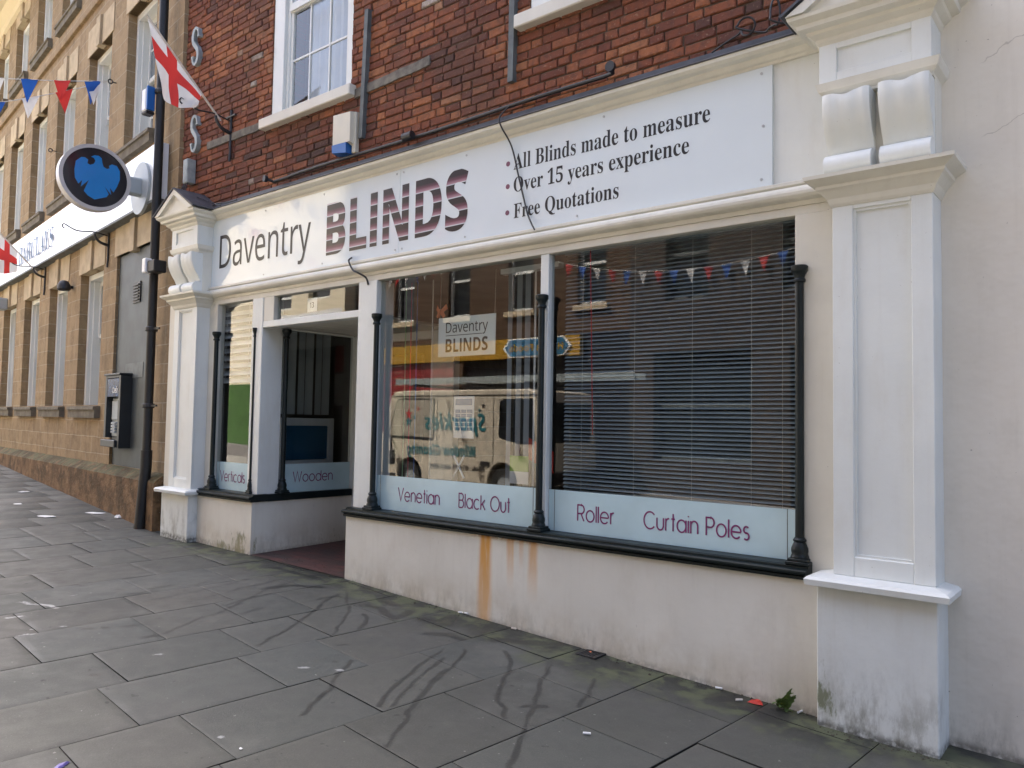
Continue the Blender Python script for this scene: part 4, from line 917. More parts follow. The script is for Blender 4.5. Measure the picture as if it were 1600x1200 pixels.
EAG = [(.151,.194),(.202,.141),(.213,.045),(.204,-.045),(.168,-.104),(.132,-.056),(.144,-.131),(.066,-.041),(.112,-.171),(.069,-.215),(.001,-.245),(-.119,-.193),(-.139,-.158),(-.096,-.079),(-.164,-.159),(-.148,-.081),(-.187,-.127),(-.22,-.058),(-.248,.031),(-.244,.126),(-.21,.18),(-.16,.186),(-.13,.161),(-.137,.135),(-.11,.122),(-.075,.138),(-.061,.178),(-.053,.228),(-.022,.25),(.021,.245),(.056,.22),(.025,.214),(.01,.185),(.023,.151),(.058,.129),(.089,.139),(.082,.181),(.115,.2)]
q = MB(BM)
for sx in (1, -1):
    n = len(EAG); vs = [(c0.x + sx * .0515, c0.y - a, c0.z + b) for a, b in EAG] + [(c0.x + sx * .049, c0.y - a, c0.z + b) for a, b in EAG]
    q.mesh(vs, [tuple(range(n))] + [(i, (i + 1) % n, n + (i + 1) % n, n + i) for i in range(n)])
q.build('bird_emblem', M['eagle'], ps)
q = MB(BM); q.box(-.66, -.54, -.30, -.13, 4.09, 4.29, .02); q.build('arm', M['greyplastic'], ps)
q = MB(BM); q.disc((-.62, -.12, 4.19), (1, 0, 0), (0, 0, 1), 0, .30, 0, .035, 48); q.build('wall_boss', M['greyplastic'], ps, smooth=True)

# downpipe
dp = root('downpipe', (-8.48, -.13, .3), 'tall black cast iron downpipe between the stone bank and the shop', 'pipe')
q = MB(); q.tube([(-8.48, -.13, 9.4), (-8.48, -.13, 1.05)], .048, 14); q.build('pipe', M['pipe'], dp, smooth=True)
q = MB(); q.tube([(-8.48, -.13, 1.2), (-8.48, -.13, 1.02), (-8.50, -.16, .40), (-8.50, -.17, .33)], [.060, .060, .060, .060], 14); q.build('lower_pipe', M['pipe'], dp, smooth=True)
for z in (5.15, 3.2, 1.66, 2.5, 6.8):
    q = MB(); q.lathe(-8.48, -.13, [(.06, z), (.066, z + .01), (.066, z + .04), (.06, z + .05)], 14); q.box(-8.44, -8.30, -.14, -.12, z + .015, z + .035); q.build('bracket', M['iron'], dp)

# little fittings on the pipe and the bank
def boxthing(name, m, loc, size, label, cat, extra=None, rz=0):
    r = root(name, loc, label, cat, rz=rz); q = MB(); a, b, c = (x / 2 for x in size)
    q.box(-a, a, -b, b, -c, c, min(size) * .12); q.build('housing', M[m], r, world=False); return r
r = boxthing('sensor_box', 'whiteplastic', (-8.585, -.22, 5.07), (.10, .10, .25), 'white and blue sensor box high beside the black downpipe', 'sensor')
q = MB(); q.box(.051, .075, -.045, .045, -.12, .15, .006); q.build('blue_cap', M['blueplastic'], r, world=False)
q = MB(); q.box(-.05, .07, -.05, .05, -.16, -.127, .01); q.build('base', M['iron'], r, world=False)
r = boxthing('alarm_sounder', 'whiteplastic', (-8.42, -.235, 3.2), (.08, .08, .16), 'small white sounder box on the black downpipe below the pediment', 'alarm')
q = MB(); q.box(.04, .2, -.02, .12, -.08, .05, .01); q.build('mount', M['iron'], r, world=False)
r = root('flood_lamp', BW(3.92, .12, 3.44), 'small dark dome lamp on the bank beside a window lintel', 'lamp')
q = MB(); q.lathe(0, 0, [(.02, .09), (.06, .07), (.085, .02), (.09, -.04), (.07, -.06)], 16); q.build('shade', M['iron'], r, world=False, smooth=True)
q = MB(); q.box(-.02, .02, 0, .12, -.02, .02); q.build('arm', M['iron'], r, world=False)
r = boxthing('box_lamp', 'greyplastic', BW(8.35, .12, 3.62), (.22, .16, .22), 'grey box lamp on the far end of the bank at the picture edge', 'lamp', rz=-BA)
q = MB(); q.box(-.1, .1, -.09, -.08, -.1, .1); q.build('lens', M['paper'], r, world=False)
for s, z, lab in ((2.231, 5.977, 'metal eye hook on the bank holding the bunting strings'), (5.34, 5.82, 'rusty eye hook on the bank left of the round sign')):
    q = MB(BM); q.tube([(-s, .02, z), (-s, -.05, z)], .008, 8); q.disc((-s, -.075, z), (0, 1, 0), (0, 0, 1), .02, .034, -.006, .006, 16); top(q, 'eye_hook', M['iron'], BW(s, 0, z), lab, 'hook')

# ------------------------------------------------------------------ iron flag brackets and flags
def scroll_bracket(loc, rz, label, k=1.0):
    r = root('flag_bracket', loc, label, 'bracket', 'iron flag brackets', rz=rz)
    q = MB(); q.tube([(0, -.015, .24 * k), (0, -.015, -.2 * k), (0, -.02, -.29 * k)], .013, 8); q.tube([(-.085, -.015, .175 * k), (.085, -.015, .175 * k)], .012, 8); q.build('wall_bar', M['iron'], r, world=False)
    P = []
    for i in range(15): t = i / 14; P.append((0, -.015 - .17 * k * math.sin(t * 1.5), .0 + .13 * k * t - .03 * k * math.sin(t * math.pi)))
    q = MB(); q.tube(P, [.02 - .006 * i / 14 for i in range(15)], 8); q.build('arm', M['iron'], r, world=False, smooth=True)
    P = [(0, -.03 - .5 * k * t, .125 * k + .04 * k * t + .035 * k * math.sin(t * 7) * t) for t in [i / 20 for i in range(21)]]
    P += [(0, -.53 * k - .03 * k * math.sin(a), .165 * k + .03 * k * math.cos(a)) for a in (0.6, 1.4, 2.2, 3.0)]
    q = MB(); q.tube(P, .008, 6); q.build('scroll', M['iron'], r, world=False, smooth=True)
    return r
scroll_bracket((-7.2, .0, 4.455), 0, 'black scrolled iron bracket holding the flag on the red brick wall')
scroll_bracket(BW(5.6, 0, 3.80), -BA, 'black iron bracket holding the flag over the white bank fascia')
scroll_bracket(BW(2.23, 0, 3.80), -BA, 'empty scrolled iron bracket on the bank below the round sign')
def flag(name, xf, pole, quad, label, cross_u, cross_v, wob, seed):
    """pole: two points; quad: corners (top at the pole tip, top by the hoist, free bottom ...) bilinear patch with folds"""
    r = root(name, xf @ Vector(pole[0]), label, 'flag', 'england flags')
    q = MB(xf); q.tube([pole[0], pole[1]], .011, 8); q.build('pole', M['stickwood'], r, smooth=True)
    A, Bq, C_, D = [Vector(p) for p in quad]
    nu, nv = 36, 28; G = {}
    for i in range(nu + 1):
        for j in range(nv + 1):
            u, v = i / nu, j / nv
            p = (A * (1 - u) + Bq * u) * (1 - v) + (D * (1 - u) + C_ * u) * v
            p = p + Vector((wob * v * math.sin(u * 7 + seed + v * 1.5) * .8 + wob * .35 * v * math.sin(v * 9 + u * 14), 0, -.05 * math.sin(u * math.pi) * (v ** 2) * (1 if wob else 0)))
            G[i, j] = p
    W_, Rd = MB(xf), MB(xf)
    for i in range(nu):
        for j in range(nv):
            u, v = (i + .5) / nu, (j + .5) / nv
            t = Rd if (abs(u - cross_u) < .10 or abs(v - cross_v) < .14) else W_
            t.face(G[i, j], G[i + 1, j], G[i + 1, j + 1], G[i, j + 1])
    W_.build('white_cloth', M['fwhite'], r, smooth=True); Rd.build('red_cross', M['fred'], r, smooth=True)
    return r
I4 = Matrix.Identity(4)
flag('england_flag', I4, ((-7.2, -.13, 4.55), (-7.2, -.91, 5.31)), ((-7.2, -.902, 5.30), (-7.2, -.334, 4.766), (-7.2, -.40, 4.585), (-7.2, -.745, 4.61)), 'white flag with a red cross hanging from a pole on the brick wall', .43, .38, .05, 1.)
bf = lambda s, o, z: (-s, -o, z)
flag('england_flag', BM, (bf(5.6, .13, 3.86), bf(5.6, .80, 4.55)), (bf(5.6, .79, 4.53), bf(5.6, .42, 4.15), bf(5.6, .40, 3.84), bf(5.6, .80, 3.80)), 'red cross flag partly cut off at the left edge over the bank fascia', .62, .5, .05, 2.2)

# ------------------------------------------------------------------ bunting
def bunting(p0, p1, sag, n, start, label, cols, size=(.19, .29), skew=0.):
    p0, p1 = Vector(p0), Vector(p1); d = (p1 - p0); L = d.length; h = Vector((d.x, d.y, 0)).normalized()
    f = lambda t: p0 + d * t - Vector((0, 0, 4 * sag * t * (1 - t)))
    r = root('bunting', p0, label, 'bunting', 'bunting strings')
    q = MB(); q.tube([f(i / 60) for i in range(61)], .0055, 5); q.build('string', M['cordwhite'], r)
    for k in range(n):
        t0 = (start + k * .355) / L; t1 = t0 + size[0] / L
        if t1 > .99: break
        a, b = f(t0), f(t1); m = (a + b) / 2
        side = Vector((-h.y, h.x, 0)); sw = rnd.uniform(-.07, .07)
        tip = m + Vector((0, 0, -size[1])) + side * sw + h * rnd.uniform(-.03, .03)
        q = MB(); nn = 7; rows = []
        for i in range(nn + 1):
            v = i / nn; l, rr = a.lerp(tip, v), b.lerp(tip, v); w = side * (.02 * math.sin(v * 3 + k))
            rows.append([l.lerp(rr, x) + w + side * .012 * math.sin(x * 5 + k * 2) for x in (0, .33, .66, 1)])
        q.mesh([p for rw in rows for p in rw], [(4 * i + j, 4 * i + j + 1, 4 * i + 4 + j + 1, 4 * i + 4 + j) for i in range(nn) for j in range(3)])
        q.build('pennant', M[cols[k % len(cols)]], r, smooth=True)
    return r
hook = BW(2.231, .09, 5.977)
bunting(hook, (-11.8, -9.42, 6.2), .86, 40, .10, 'upper string of red white and blue pennants tied to the bank', ['fblue', 'fred', 'fblue', 'fwhite'])
bunting(hook, (-13.2, -9.42, 5.6), 1.30, 40, .06, 'lower sagging string of pennants tied to the bank', ['fwhite', 'fred', 'fwhite', 'fblue'])
bunting((-9.9, -9.30, 5.05), (-4.5, -9.30, 4.75), .33, 14, .2, 'pennant string reflected in the blind window along the opposite front', ['fred', 'fblue', 'fwhite'])

# ------------------------------------------------------------------ fittings on the brick wall
def s_anchor(x, zc, h, label):
    r = []
    P = []
    for i in range(25):
        a = R(40 + 230 * i / 24) if i < 12 else None
    top_c, bot_c, rr = zc + h * .27, zc - h * .27, h * .23
    pts = []
    for i in range(13): a = R(-10 + 260 * i / 12 * .9); pts.append((x + rr * .62 * math.cos(a), top_c + rr * math.sin(a)))
    for i in range(13): a = R(50 - 260 * i / 12 * .9); pts.append((x + rr * .62 * math.cos(a), bot_c + rr * math.sin(a)))
    q = MB(); n = len(pts); vs = []
    for i, p in enumerate(pts):
        a, b = Vector(pts[max(0, i - 1)]), Vector(pts[min(n - 1, i + 1)]); d = (b - a).normalized(); nn = Vector((-d.y, d.x))
        w = .010 + .013 * math.sin(math.pi * i / (n - 1)) ** 1.5
        if i in (0, n - 1): w = .022
        for sgn in (1, -1):
            for y in (-.045, .01): vs.append((p[0] + sgn * nn.x * w, y, p[1] + sgn * nn.y * w))
    fs = []
    for i in range(n - 1):
        a, b = 4 * i, 4 * i + 4
        fs += [(a, b, b + 2, a + 2), (a, a + 1, b + 1, b), (a + 2, b + 2, b + 3, a + 3)]
    fs += [(0, 2, 3, 1), (4 * n - 4, 4 * n - 3, 4 * n - 1, 4 * n - 2)]
    q.mesh(vs, fs); return top(q, 'wall_anchor', M['galv'], (x, 0, zc), label, 'wall anchor', 'iron wall anchors')
s_anchor(-7.93, 5.57, .40, 'upper grey S shaped iron wall anchor on the red brick')
s_anchor(-7.89, 4.60, .38, 'lower grey S shaped iron wall anchor beside the flag bracket')
r = root('junction_box', (-7.95, -.07, 4.2), 'small grey junction box with dangling cables above the left pediment', 'junction box')
q = MB(); q.box(-7.985, -7.89, -.10, .0, 4.06, 4.32, .008); q.build('box', M['galv'], r)
q = MB()
for k in range(6):
    x0 = -7.99 + .018 * k; q.tube([(x0, -.08, 4.07), (x0 + rnd.uniform(-.05, .02), -.10 - rnd.random() * .04, 3.98), (x0 + rnd.uniform(-.12, .1), -.09, 3.93), (x0 + .12 + .05 * k, -.06 - .02 * k, 3.82), (x0 + .3 + .07 * k, -.09, 3.70)], .005, 5)
q.build('cables', M['iron'], r, smooth=True)
r = root('alarm_box', (-5.32, -.05, 4.0), 'cream burglar alarm box with a blue base under the sash window', 'alarm')
q = MB(); q.mesh([(-5.45, 0, 3.93), (-5.19, 0, 3.88), (-5.19, 0, 4.19), (-5.45, 0, 4.205), (-5.435, -.085, 3.93), (-5.205, -.085, 3.92), (-5.205, -.085, 4.175), (-5.435, -.085, 4.19)], [(0, 1, 2, 3), (4, 5, 6, 7), (0, 1, 5, 4), (1, 2, 6, 5), (2, 3, 7, 6), (3, 0, 4, 7)]); q.box(-5.23, -5.18, -.045, .0, 3.83, 4.18, .006); q.build('housing', M['plastic'], r)
q = MB(); q.mesh([(-5.45, -.003, 3.85), (-5.25, -.003, 3.83), (-5.25, -.003, 3.92), (-5.45, -.003, 3.928), (-5.435, -.088, 3.86), (-5.25, -.088, 3.83), (-5.25, -.09, 3.918), (-5.44, -.09, 3.927)], [(0, 1, 2, 3), (4, 5, 6, 7), (0, 1, 5, 4), (1, 2, 6, 5), (2, 3, 7, 6), (3, 0, 4, 7)]); q.build('strobe', M['blueplastic'], r)
def bar(name, pts, w, d, m, label, cat, group=None):
    (x0, z0), (x1, z1) = pts; v = Vector((x1 - x0, z1 - z0)).normalized(); n = Vector((-v.y, v.x)) * w / 2
    q = MB(); N = 8; vs = []
    for i in range(N + 1):
        t = i / N; x, z = x0 + (x1 - x0) * t, z0 + (z1 - z0) * t; j = rnd.uniform(-.08, .08) * w
        for sg in (1, -1):
            for y in (-d, .01): vs.append((x + n.x * sg + j * .3, y, z + n.y * sg + j))
    fs = []
    for i in range(N): a = 4 * i; b = a + 4; fs += [(a, b, b + 2, a + 2), (a, a + 1, b + 1, b), (a + 2, b + 2, b + 3, a + 3)]
    fs += [(0, 2, 3, 1), (4 * N, 4 * N + 1, 4 * N + 3, 4 * N + 2)]
    q.mesh(vs, fs); return top(q, name, M[m], ((x0 + x1) / 2, 0, min(z0, z1)), label, cat, group)
bar('timber_batten', ((-5.085, 5.04), (-5.125, 3.945)), .045, .04, 'slate', 'dark grey vertical batten on the brick right of the sash window', 'batten', 'vertical battens')
bar('timber_batten', ((-3.47, 6.2), (-3.49, 3.985)), .048, .04, 'slate', 'dark grey vertical batten on the brick under the cropped top window', 'batten', 'vertical battens')
bar('timber_strip', ((-5.25, 4.36), (-4.34, 4.395)), .075, .014, 'wood', 'weathered wooden strip on the brick right of the window sill', 'timber', 'weathered timber strips')
bar('timber_strip', ((-7.66, 4.43), (-6.70, 4.41)), .075, .014, 'wood', 'weathered wooden strip on the brick left of the window sill', 'timber', 'weathered timber strips')
q = MB(); P = [(-6.36, -.12, 3.80), (-6.34, -.06, 3.785), (-6.2, -.035, 3.80)] + [(-6.2 + 3.5 * t, -.035, 3.805 + .006 * math.sin(t * 9)) for t in [i / 14 for i in range(1, 15)]] + [(-2.62, -.06, 3.80), (-2.585, -.13, 3.80)]
q.tube(P, .014, 10); q.tube([(-2.585, -.13, 3.80), (-2.585, -.155, 3.80)], [.033, .034], 14); q.tube([(-6.36, -.12, 3.80), (-6.365, -.15, 3.80)], [.03, .032], 14); q.tube([(-4.55, -.07, 3.805), (-4.45, -.07, 3.807)], .034, 10)
top(q, 'wall_pipe', M['iron'], (-4.5, 0, 3.8), 'thin black pipe running along the brick just above the sign', 'pipe', smooth=True)
def cable(pts, r, label, m='iron', name='loose_cable'):
    P = [Vector(p) for p in pts]; out = []
    for i in range(len(P) - 1):      # smooth through the points
        p0, p1, p2, p3 = P[max(i - 1, 0)], P[i], P[i + 1], P[min(i + 2, len(P) - 1)]
        for k in range(6):
            t = k / 6; out.append(.5 * ((2 * p1) + (p2 - p0) * t + (2 * p0 - 5 * p1 + 4 * p2 - p3) * t * t + (3 * p1 - p0 - 3 * p2 + p3) * t ** 3))
    out.append(P[-1]); q = MB(); q.tube(out, r, 6); return top(q, name, M[m], P[0], label, 'cable', 'loose black cables', smooth=True)
cable([(-3.49, -.05, 3.80), (-3.485, -.15, 3.69), (-3.47, -.145, 3.62), (-3.445, -.06, 3.50), (-3.38, -.05, 3.26), (-3.31, -.05, 3.03), (-3.27, -.06, 2.95), (-3.20, -.10, 2.87)], .006, 'black cable hanging down across the bulleted lettering of the sign')
cable([(-5.19, -.04, 2.93), (-5.16, -.095, 2.89), (-5.1, -.10, 2.81), (-5.04, -.10, 2.78), (-4.99, -.05, 2.74), (-4.975, -.035, 2.68)], .008, 'short black cable over the lower cornice above the door post')
lp = [(-1.95, -.05, 3.74), (-1.85, -.07, 3.765), (-1.78, -.08, 3.78)]
lp += [(-1.715 + .045 * math.cos(a_), -.08 - .004 * i_, 3.80 + .045 * math.sin(a_)) for i_, a_ in enumerate([math.pi + .5 * k_ for k_ in range(14)])]
lp += [(-1.64, -.07, 3.755), (-1.60, -.07, 3.77)] + [(-1.56 + .022 * math.cos(a_), -.07 - .004 * i_, 3.84 + .07 * math.sin(a_)) for i_, a_ in enumerate([-2. + .55 * k_ for k_ in range(12)])] + [(-1.5, -.08, 3.76), (-1.42, -.09, 3.77)]
cable(lp, .006, 'curled black cable loops on the lead beside the right pediment')
cable([(-7.6, -.08, 3.72), (-7.45, -.10, 3.71), (-7.30, -.06, 3.74), (-7.2, -.10, 3.69), (-7.28, -.11, 3.72), (-7.1, -.09, 3.71), (-6.9, -.10, 3.70)], .007, 'tangled black cable lying on the lead beside the left pediment')

# ------------------------------------------------------------------ things in the windows
def venetian(x0, x1, y, z0, z1, pitch, w, tilt, m, label, ydir=False, cords=(), name='venetian_blind'):
    r = root(name, ((x0 + x1) / 2, y, z0) if not ydir else (y, (x0 + x1) / 2, z0), label, 'blind')
    q = MB(); n = int((z1 - z0) / pitch); c, s_ = math.cos(tilt) * w / 2, math.sin(tilt) * w / 2
    for i in range(n):
        z = z0 + .02 + i * pitch; dz = rnd.gauss(0, .0009)
        prof = [(-c, -s_), (-c * .4, -s_ * .4 + w * .05), (c * .4, s_ * .4 + w * .05), (c, s_)]
        for (a, b), (e, f) in zip(prof[:-1], prof[1:]):
            if ydir: q.face((y + a, x0, z + b + dz), (y + a, x1, z + b), (y + e, x1, z + f), (y + e, x0, z + f + dz))
            else: q.face((x0, y + a, z + b + dz), (x1, y + a, z + b - dz), (x1, y + e, z + f - dz), (x0, y + e, z + f + dz))
    q.build('slats', M[m], r, smooth=True)
    q = MB()
    if ydir: q.box(y - .02, y + .02, x0, x1, z1, z1 + .04); q.box(y - .013, y + .013, x0, x1, z0 - .01, z0 + .008)
    else: q.box(x0, x1, y - .02, y + .02, z1, z1 + .04); q.box(x0, x1, y - .013, y + .013, z0 - .01, z0 + .008)
    q.build('rails', M[m], r)
    q = MB()
    for x in cords:
        if ydir: q.tube([(y - .018, x, z1), (y - .018, x, z0)], .0012, 4)
        else: q.tube([(x, y - w * .55, z1), (x, y - w * .55, z0)], .0014, 4)
    if cords: q.build('ladder_cords', M['cordwhite'], r)
    return r
venetian(-3.10, -1.52, .14, 1.10, 2.72, .0265, .029, R(34), 'slatgrey', 'dark grey slatted blind filling the right hand shop window', cords=(-2.95, -2.55, -2.15, -1.78, -1.6))
venetian(-7.44, -6.70, .10, 1.93, 2.70, .075, .085, R(42), 'slatwhite', 'pale wide slatted blind in the narrow left window', cords=(-7.25, -6.85))
# sample blind in a white frame, behind the recess window
r = root('framed_blind', (-6.9, .8, .86), 'blue slatted sample blind in a white frame behind the doorway window', 'blind')
q = MB(); q.box(-6.93, -6.87, .46, .53, .90, 1.58, .004); q.box(-6.93, -6.87, 1.06, 1.13, .90, 1.58, .004); q.box(-6.93, -6.87, .53, 1.06, 1.50, 1.58, .004); q.box(-6.93, -6.87, .53, 1.06, .90, 1.13, .004); q.box(-7.0, -6.8, .44, 1.15, .842, .90, .004); q.build('frame', M['slatwhite'], r)
q = MB()
for i in range(17): z = 1.15 + i * .0205; q.face((-6.878, .535, z), (-6.878, 1.055, z), (-6.896, 1.055, z + .021), (-6.896, .535, z + .021))
q.build('slats', M['slatblue'], r, smooth=True)
q = MB(); q.box(-6.90, -6.875, .54, 1.05, 1.128, 1.142); q.build('bottom_rail', M['slatwhite'], r)
# hanging strips, cords and the suspended sign in the middle window
r = root('vertical_blind', (-3.5, .35, .86), 'white vertical blind strips hanging beside the central mullion', 'blind')
for x, w, a in ((-3.60, .05, 1.3), (-3.53, .016, .3), (-3.44, .05, 1.25), (-3.68, .05, 1.35), (-3.77, .045, 1.4)):
    q = MB(); dx, dy = w / 2 * math.cos(a), w / 2 * math.sin(a); q.box(x - .001 - dx, x + dx, .35 - .001 - dy, .35 + .001, .95, 2.72) if False else q.mesh([(x - dx, .35 - dy, .95), (x + dx, .35 + dy, .95), (x + dx, .35 + dy, 2.73), (x - dx, .35 - dy, 2.73)], [(0, 1, 2, 3)]); q.build('strip', M['slatwhite'], r)
q = MB(); q.box(-3.85, -3.3, .32, .38, 2.70, 2.74); q.build('headrail', M['slatwhite'], r)
for x, m, lab in ((-4.875, 'cordgreen', 'thin pale green cord hanging at the left of the middle window'), (-4.81, 'cordred', 'thin red cord hanging beside the green cord in the middle window'), (-4.74, 'cordblue', 'thin blue cord hanging in the middle window'), (-4.555, 'cordwhite', 'white cord hanging left of the suspended window sign')):
    q = MB(); q.tube([(x, .3, 2.73), (x + .004, .3, 1.9), (x, .3, .9)], .005, 6); top(q, 'blind_cord', M[m], (x, .3, .9), lab, 'cord', 'coloured blind cords')
q = MB(); q.tube([(-2.86, .07, 2.72), (-2.84, .075, 1.9), (-2.83, .075, 1.5)], .004, 6); top(q, 'blind_cord', M['cordred'], (-2.85, .07, 1.5), 'red cord hanging in front of the dark slatted blind', 'cord', 'coloured blind cords')
r = root('hanging_sign', (-4.13, .25, 2.08), 'pale blue hanging window sign with two lines of black lettering', 'sign')
q = MB(); q.box(-4.435, -3.83, .25, .256, 2.082, 2.395, .001); q.build('card', M['sky_paper'], r)
text_mb('Daventry', 'sans', (-4.35, .248, 2.272), UX, UZ, .445, .082).build('lettering', M['black'], r)
q = MB(); q.box(-4.35, -3.965, .2475, .2495, 2.247, 2.252); q.build('rule', M['black'], r)
text_mb('BLINDS', 'sansb', (-4.35, .248, 2.118), UX, UZ, .445, .105).build('lettering', M['iron'], r)
q = MB(); q.tube([(-3.84, .25, 2.39), (-3.835, .25, 2.73)], .0018, 4); q.tube([(-4.42, .25, 2.39), (-4.41, .25, 2.73)], .0018, 4); q.build('hanging_cords', M['cordwhite'], r)
r = root('paper_butterfly', (-4.415, .24, 2.45), 'small orange paper butterfly hanging above the window sign', 'decoration')
for sg in (-1, 1):
    q = MB(); q.mesh([(-4.415, .24, 2.455), (-4.415 + sg * .05, .24 + .02, 2.51), (-4.415 + sg * .065, .265, 2.47), (-4.415 + sg * .035, .25, 2.445), (-4.415 + sg * .05, .255, 2.415), (-4.415 + sg * .03, .25, 2.395), (-4.415, .24, 2.43)], [(0, 1, 2, 3, 4, 5, 6)]); q.build('wing', M['orange'], r)
q = MB(); q.tube([(-4.415, .238, 2.40), (-4.415, .238, 2.47)], .006, 6); q.tube([(-4.415, .24, 2.47), (-4.41, .24, 2.73)], .001, 4); q.build('body', M['orange'], r)
r = root('window_poster', (-4.18, .3, 1.44), 'white framed poster with blue panels inside the middle window', 'poster')
q = MB(); q.box(-4.295, -4.08, .30, .306, 1.44, 1.77, .001); q.build('sheet', M['paper'], r)
q = MB()
for i in range(5):
    for j in range(3): q.box(-4.275 + j * .063, -4.222 + j * .063, .297, .2995, 1.50 + i * .035, 1.525 + i * .035)
q.box(-4.275, -4.10, .297, .2995, 1.70, 1.75); q.build('print', M['letterblue'], r)
r = root('open_card', (-3.62, .3, 1.12), 'green and white card standing in the middle window beside the mullion', 'card')
q = MB(); q.box(-3.71, -3.535, .30, .304, 1.12, 1.21); q.build('lower_half', M['paper'], r)
q = MB(); q.box(-3.71, -3.535, .30, .304, 1.21, 1.325); q.build('upper_half', M['lime'], r)
q = MB(); q.mesh([(-3.66, .45, 1.46), (-3.42, .45, 1.36), (-3.42, .45, 1.20), (-3.66, .45, 1.30), (-3.66, .456, 1.46), (-3.42, .456, 1.36), (-3.42, .456, 1.20), (-3.66, .456, 1.30)], [(0, 1, 2, 3), (4, 5, 6, 7), (0, 1, 5, 4), (1, 2, 6, 5), (2, 3, 7, 6), (3, 0, 4, 7)])
top(q, 'red_card', M['red'], (-3.54, .45, 1.2), 'slanting bright red card behind the green card in the window', 'card')
q = MB()
for a, b in (((-4.19, .2, 1.14), (-4.08, .2, 1.31)), ((-4.19, .2, 1.31), (-4.08, .2, 1.14))): q.tube([a, b], .008, 6)
top(q, 'crossed_rods', M['slatwhite'], (-4.13, .2, 1.14), 'two crossed white rods standing low in the middle window', 'rods')

r = root('fabric_blind', (-7.35, .8, 1.5), 'row of pale hanging blind strips inside behind the doorway window', 'blind')
for i in range(9):
    y = .40 + i * .115; q = MB(); q.mesh([(-7.36 + .03 * (i % 2), y, 1.62), (-7.33, y + .085, 1.62), (-7.33, y + .085, 2.66), (-7.36 + .03 * (i % 2), y, 2.66)], [(0, 1, 2, 3)]); q.build('strip', M['curtain'], r)
q = MB(); q.box(-7.38, -7.30, .38, 1.45, 2.66, 2.70); q.build('headrail', M['slatwhite'], r)
# ------------------------------------------------------------------ small things on the pavement
q = MB(); rr = random.Random(11)
for k in range(900):
    x = rr.uniform(-8.0, -.3); y = -.105 - abs(rr.gauss(0, .035)) - (.10 if (x > -1.32 or x < -7.44) else 0.)
    if -6.45 < x < -5.1: y = rr.uniform(-.2, .9)
    z = gz(x, y) + (.008 if -6.45 < x < -5.1 and y > -.1 else .001); e = rr.uniform(.002, .006) * (1 + 1.2 * (rr.random() < .08)); a = rr.uniform(0, 6)
    P = [(x + e * math.cos(a + 2.1 * i) * rr.uniform(.6, 1.3), y + e * math.sin(a + 2.1 * i) * rr.uniform(.6, 1.3), z) for i in range(3)] + [(x, y, z + e * rr.uniform(.4, .9))]
    q.mesh(P, [(0, 1, 3), (1, 2, 3), (2, 0, 3)])
M['grit'] = mat('grit', (.07, .06, .045), .95, var=.6, vscale=90, bump=0)
tag(q.build('grit', M['grit'], merge=False), kind='stuff')
def paper(x, y, s, label, m='paper', crumple=1., name='litter_paper', h=None, rz=None):
    z = gz(x, y) + .003; rr = random.Random(int(abs(x * 1000))); q = MB(); n = 7; rz = rr.uniform(0, 6) if rz is None else rz
    for i in range(n):
        pass
    vs = [(0, 0, s * .45 * crumple)]; ring1 = []; ring2 = []
    for i in range(n):
        a = 2 * math.pi * i / n; k = rr.uniform(.45, 1.2)
        ring1.append((s * .55 * k * math.cos(a), s * .35 * k * math.sin(a), s * crumple * rr.uniform(.2, .55))); ring2.append((s * k * math.cos(a), s * .62 * k * math.sin(a), s * crumple * rr.uniform(0, .12)))
    vs += ring1 + ring2; fs = [(0, 1 + i, 1 + (i + 1) % n) for i in range(n)] + [(1 + i, 1 + n + i, 1 + n + (i + 1) % n, 1 + (i + 1) % n) for i in range(n)]
    c, s_ = math.cos(rz), math.sin(rz); q.mesh([(x + a * c - b * s_, y + a * s_ + b * c, z + e) for a, b, e in vs], fs)
    return top(q, name, M[m], (x, y, z), label, 'litter', 'litter on the pavement')
M['purple'] = mat('purple_wrapper', (.16, .13, .38), .4, bump=0)
paper(-9.62, .06, .085, 'crumpled white paper ball nearest the plinth of the bank')
paper(-9.30, -.03, .09, 'crumpled white paper just left of the downpipe foot', crumple=.7)
paper(-9.75, -.10, .14, 'flat white scrap beside the crumpled paper ball', crumple=.12, rz=.3)
paper(-9.847, -.62, .15, 'long flat white scrap alone on the grey paving', crumple=.1, rz=.4)
paper(-10.94, -.52, .075, 'small white scrap at the far left of the pavement', crumple=.3)
paper(-12.06, -.09, .09, 'pair of white scraps farthest up the pavement', crumple=.3)
paper(-8.25, -1.83, .06, 'white scrap near the corner of a paving slab at left', crumple=.2)
paper(-3.37, -2.87, .035, 'purple and silver sweet wrapper at the bottom edge', 'purple', .6, 'sweet_wrapper')
paper(-3.02, -2.30, .016, 'tiny white scrap on a slab in the foreground', crumple=.5)
paper(-1.63, -.16, .045, 'crumpled red wrapper beside the weed', 'red', .9, 'red_wrapper')
paper(-2.69, -.13, .016, 'tiny orange and white scrap above the drain cover', 'orange', .8)
def butt(x, y, a, label, m='paper'):
    z = gz(x, y) + .009; c, s = math.cos(a) * .018, math.sin(a) * .018
    q = MB(); q.tube([(x - c, y - s, z), (x + c, y + s, z)], .006, 8); return top(q, 'cigarette_end', M[m], (x, y, z), label, 'litter', 'cigarette ends')
butt(-1.86, -.12, .2, 'white cigarette end by the wall between drain and weed')
butt(-1.71, -.2, .7, 'tan cigarette end beside the red wrapper', 'stickwood')
butt(-1.42, -.12, 1.3, 'white cigarette end between the weed and the right pilaster')
butt(-3.79, -.117, .3, 'left one of two white cigarette ends under the rust stain')
butt(-3.75, -.103, -.2, 'right one of two white cigarette ends under the rust stain')
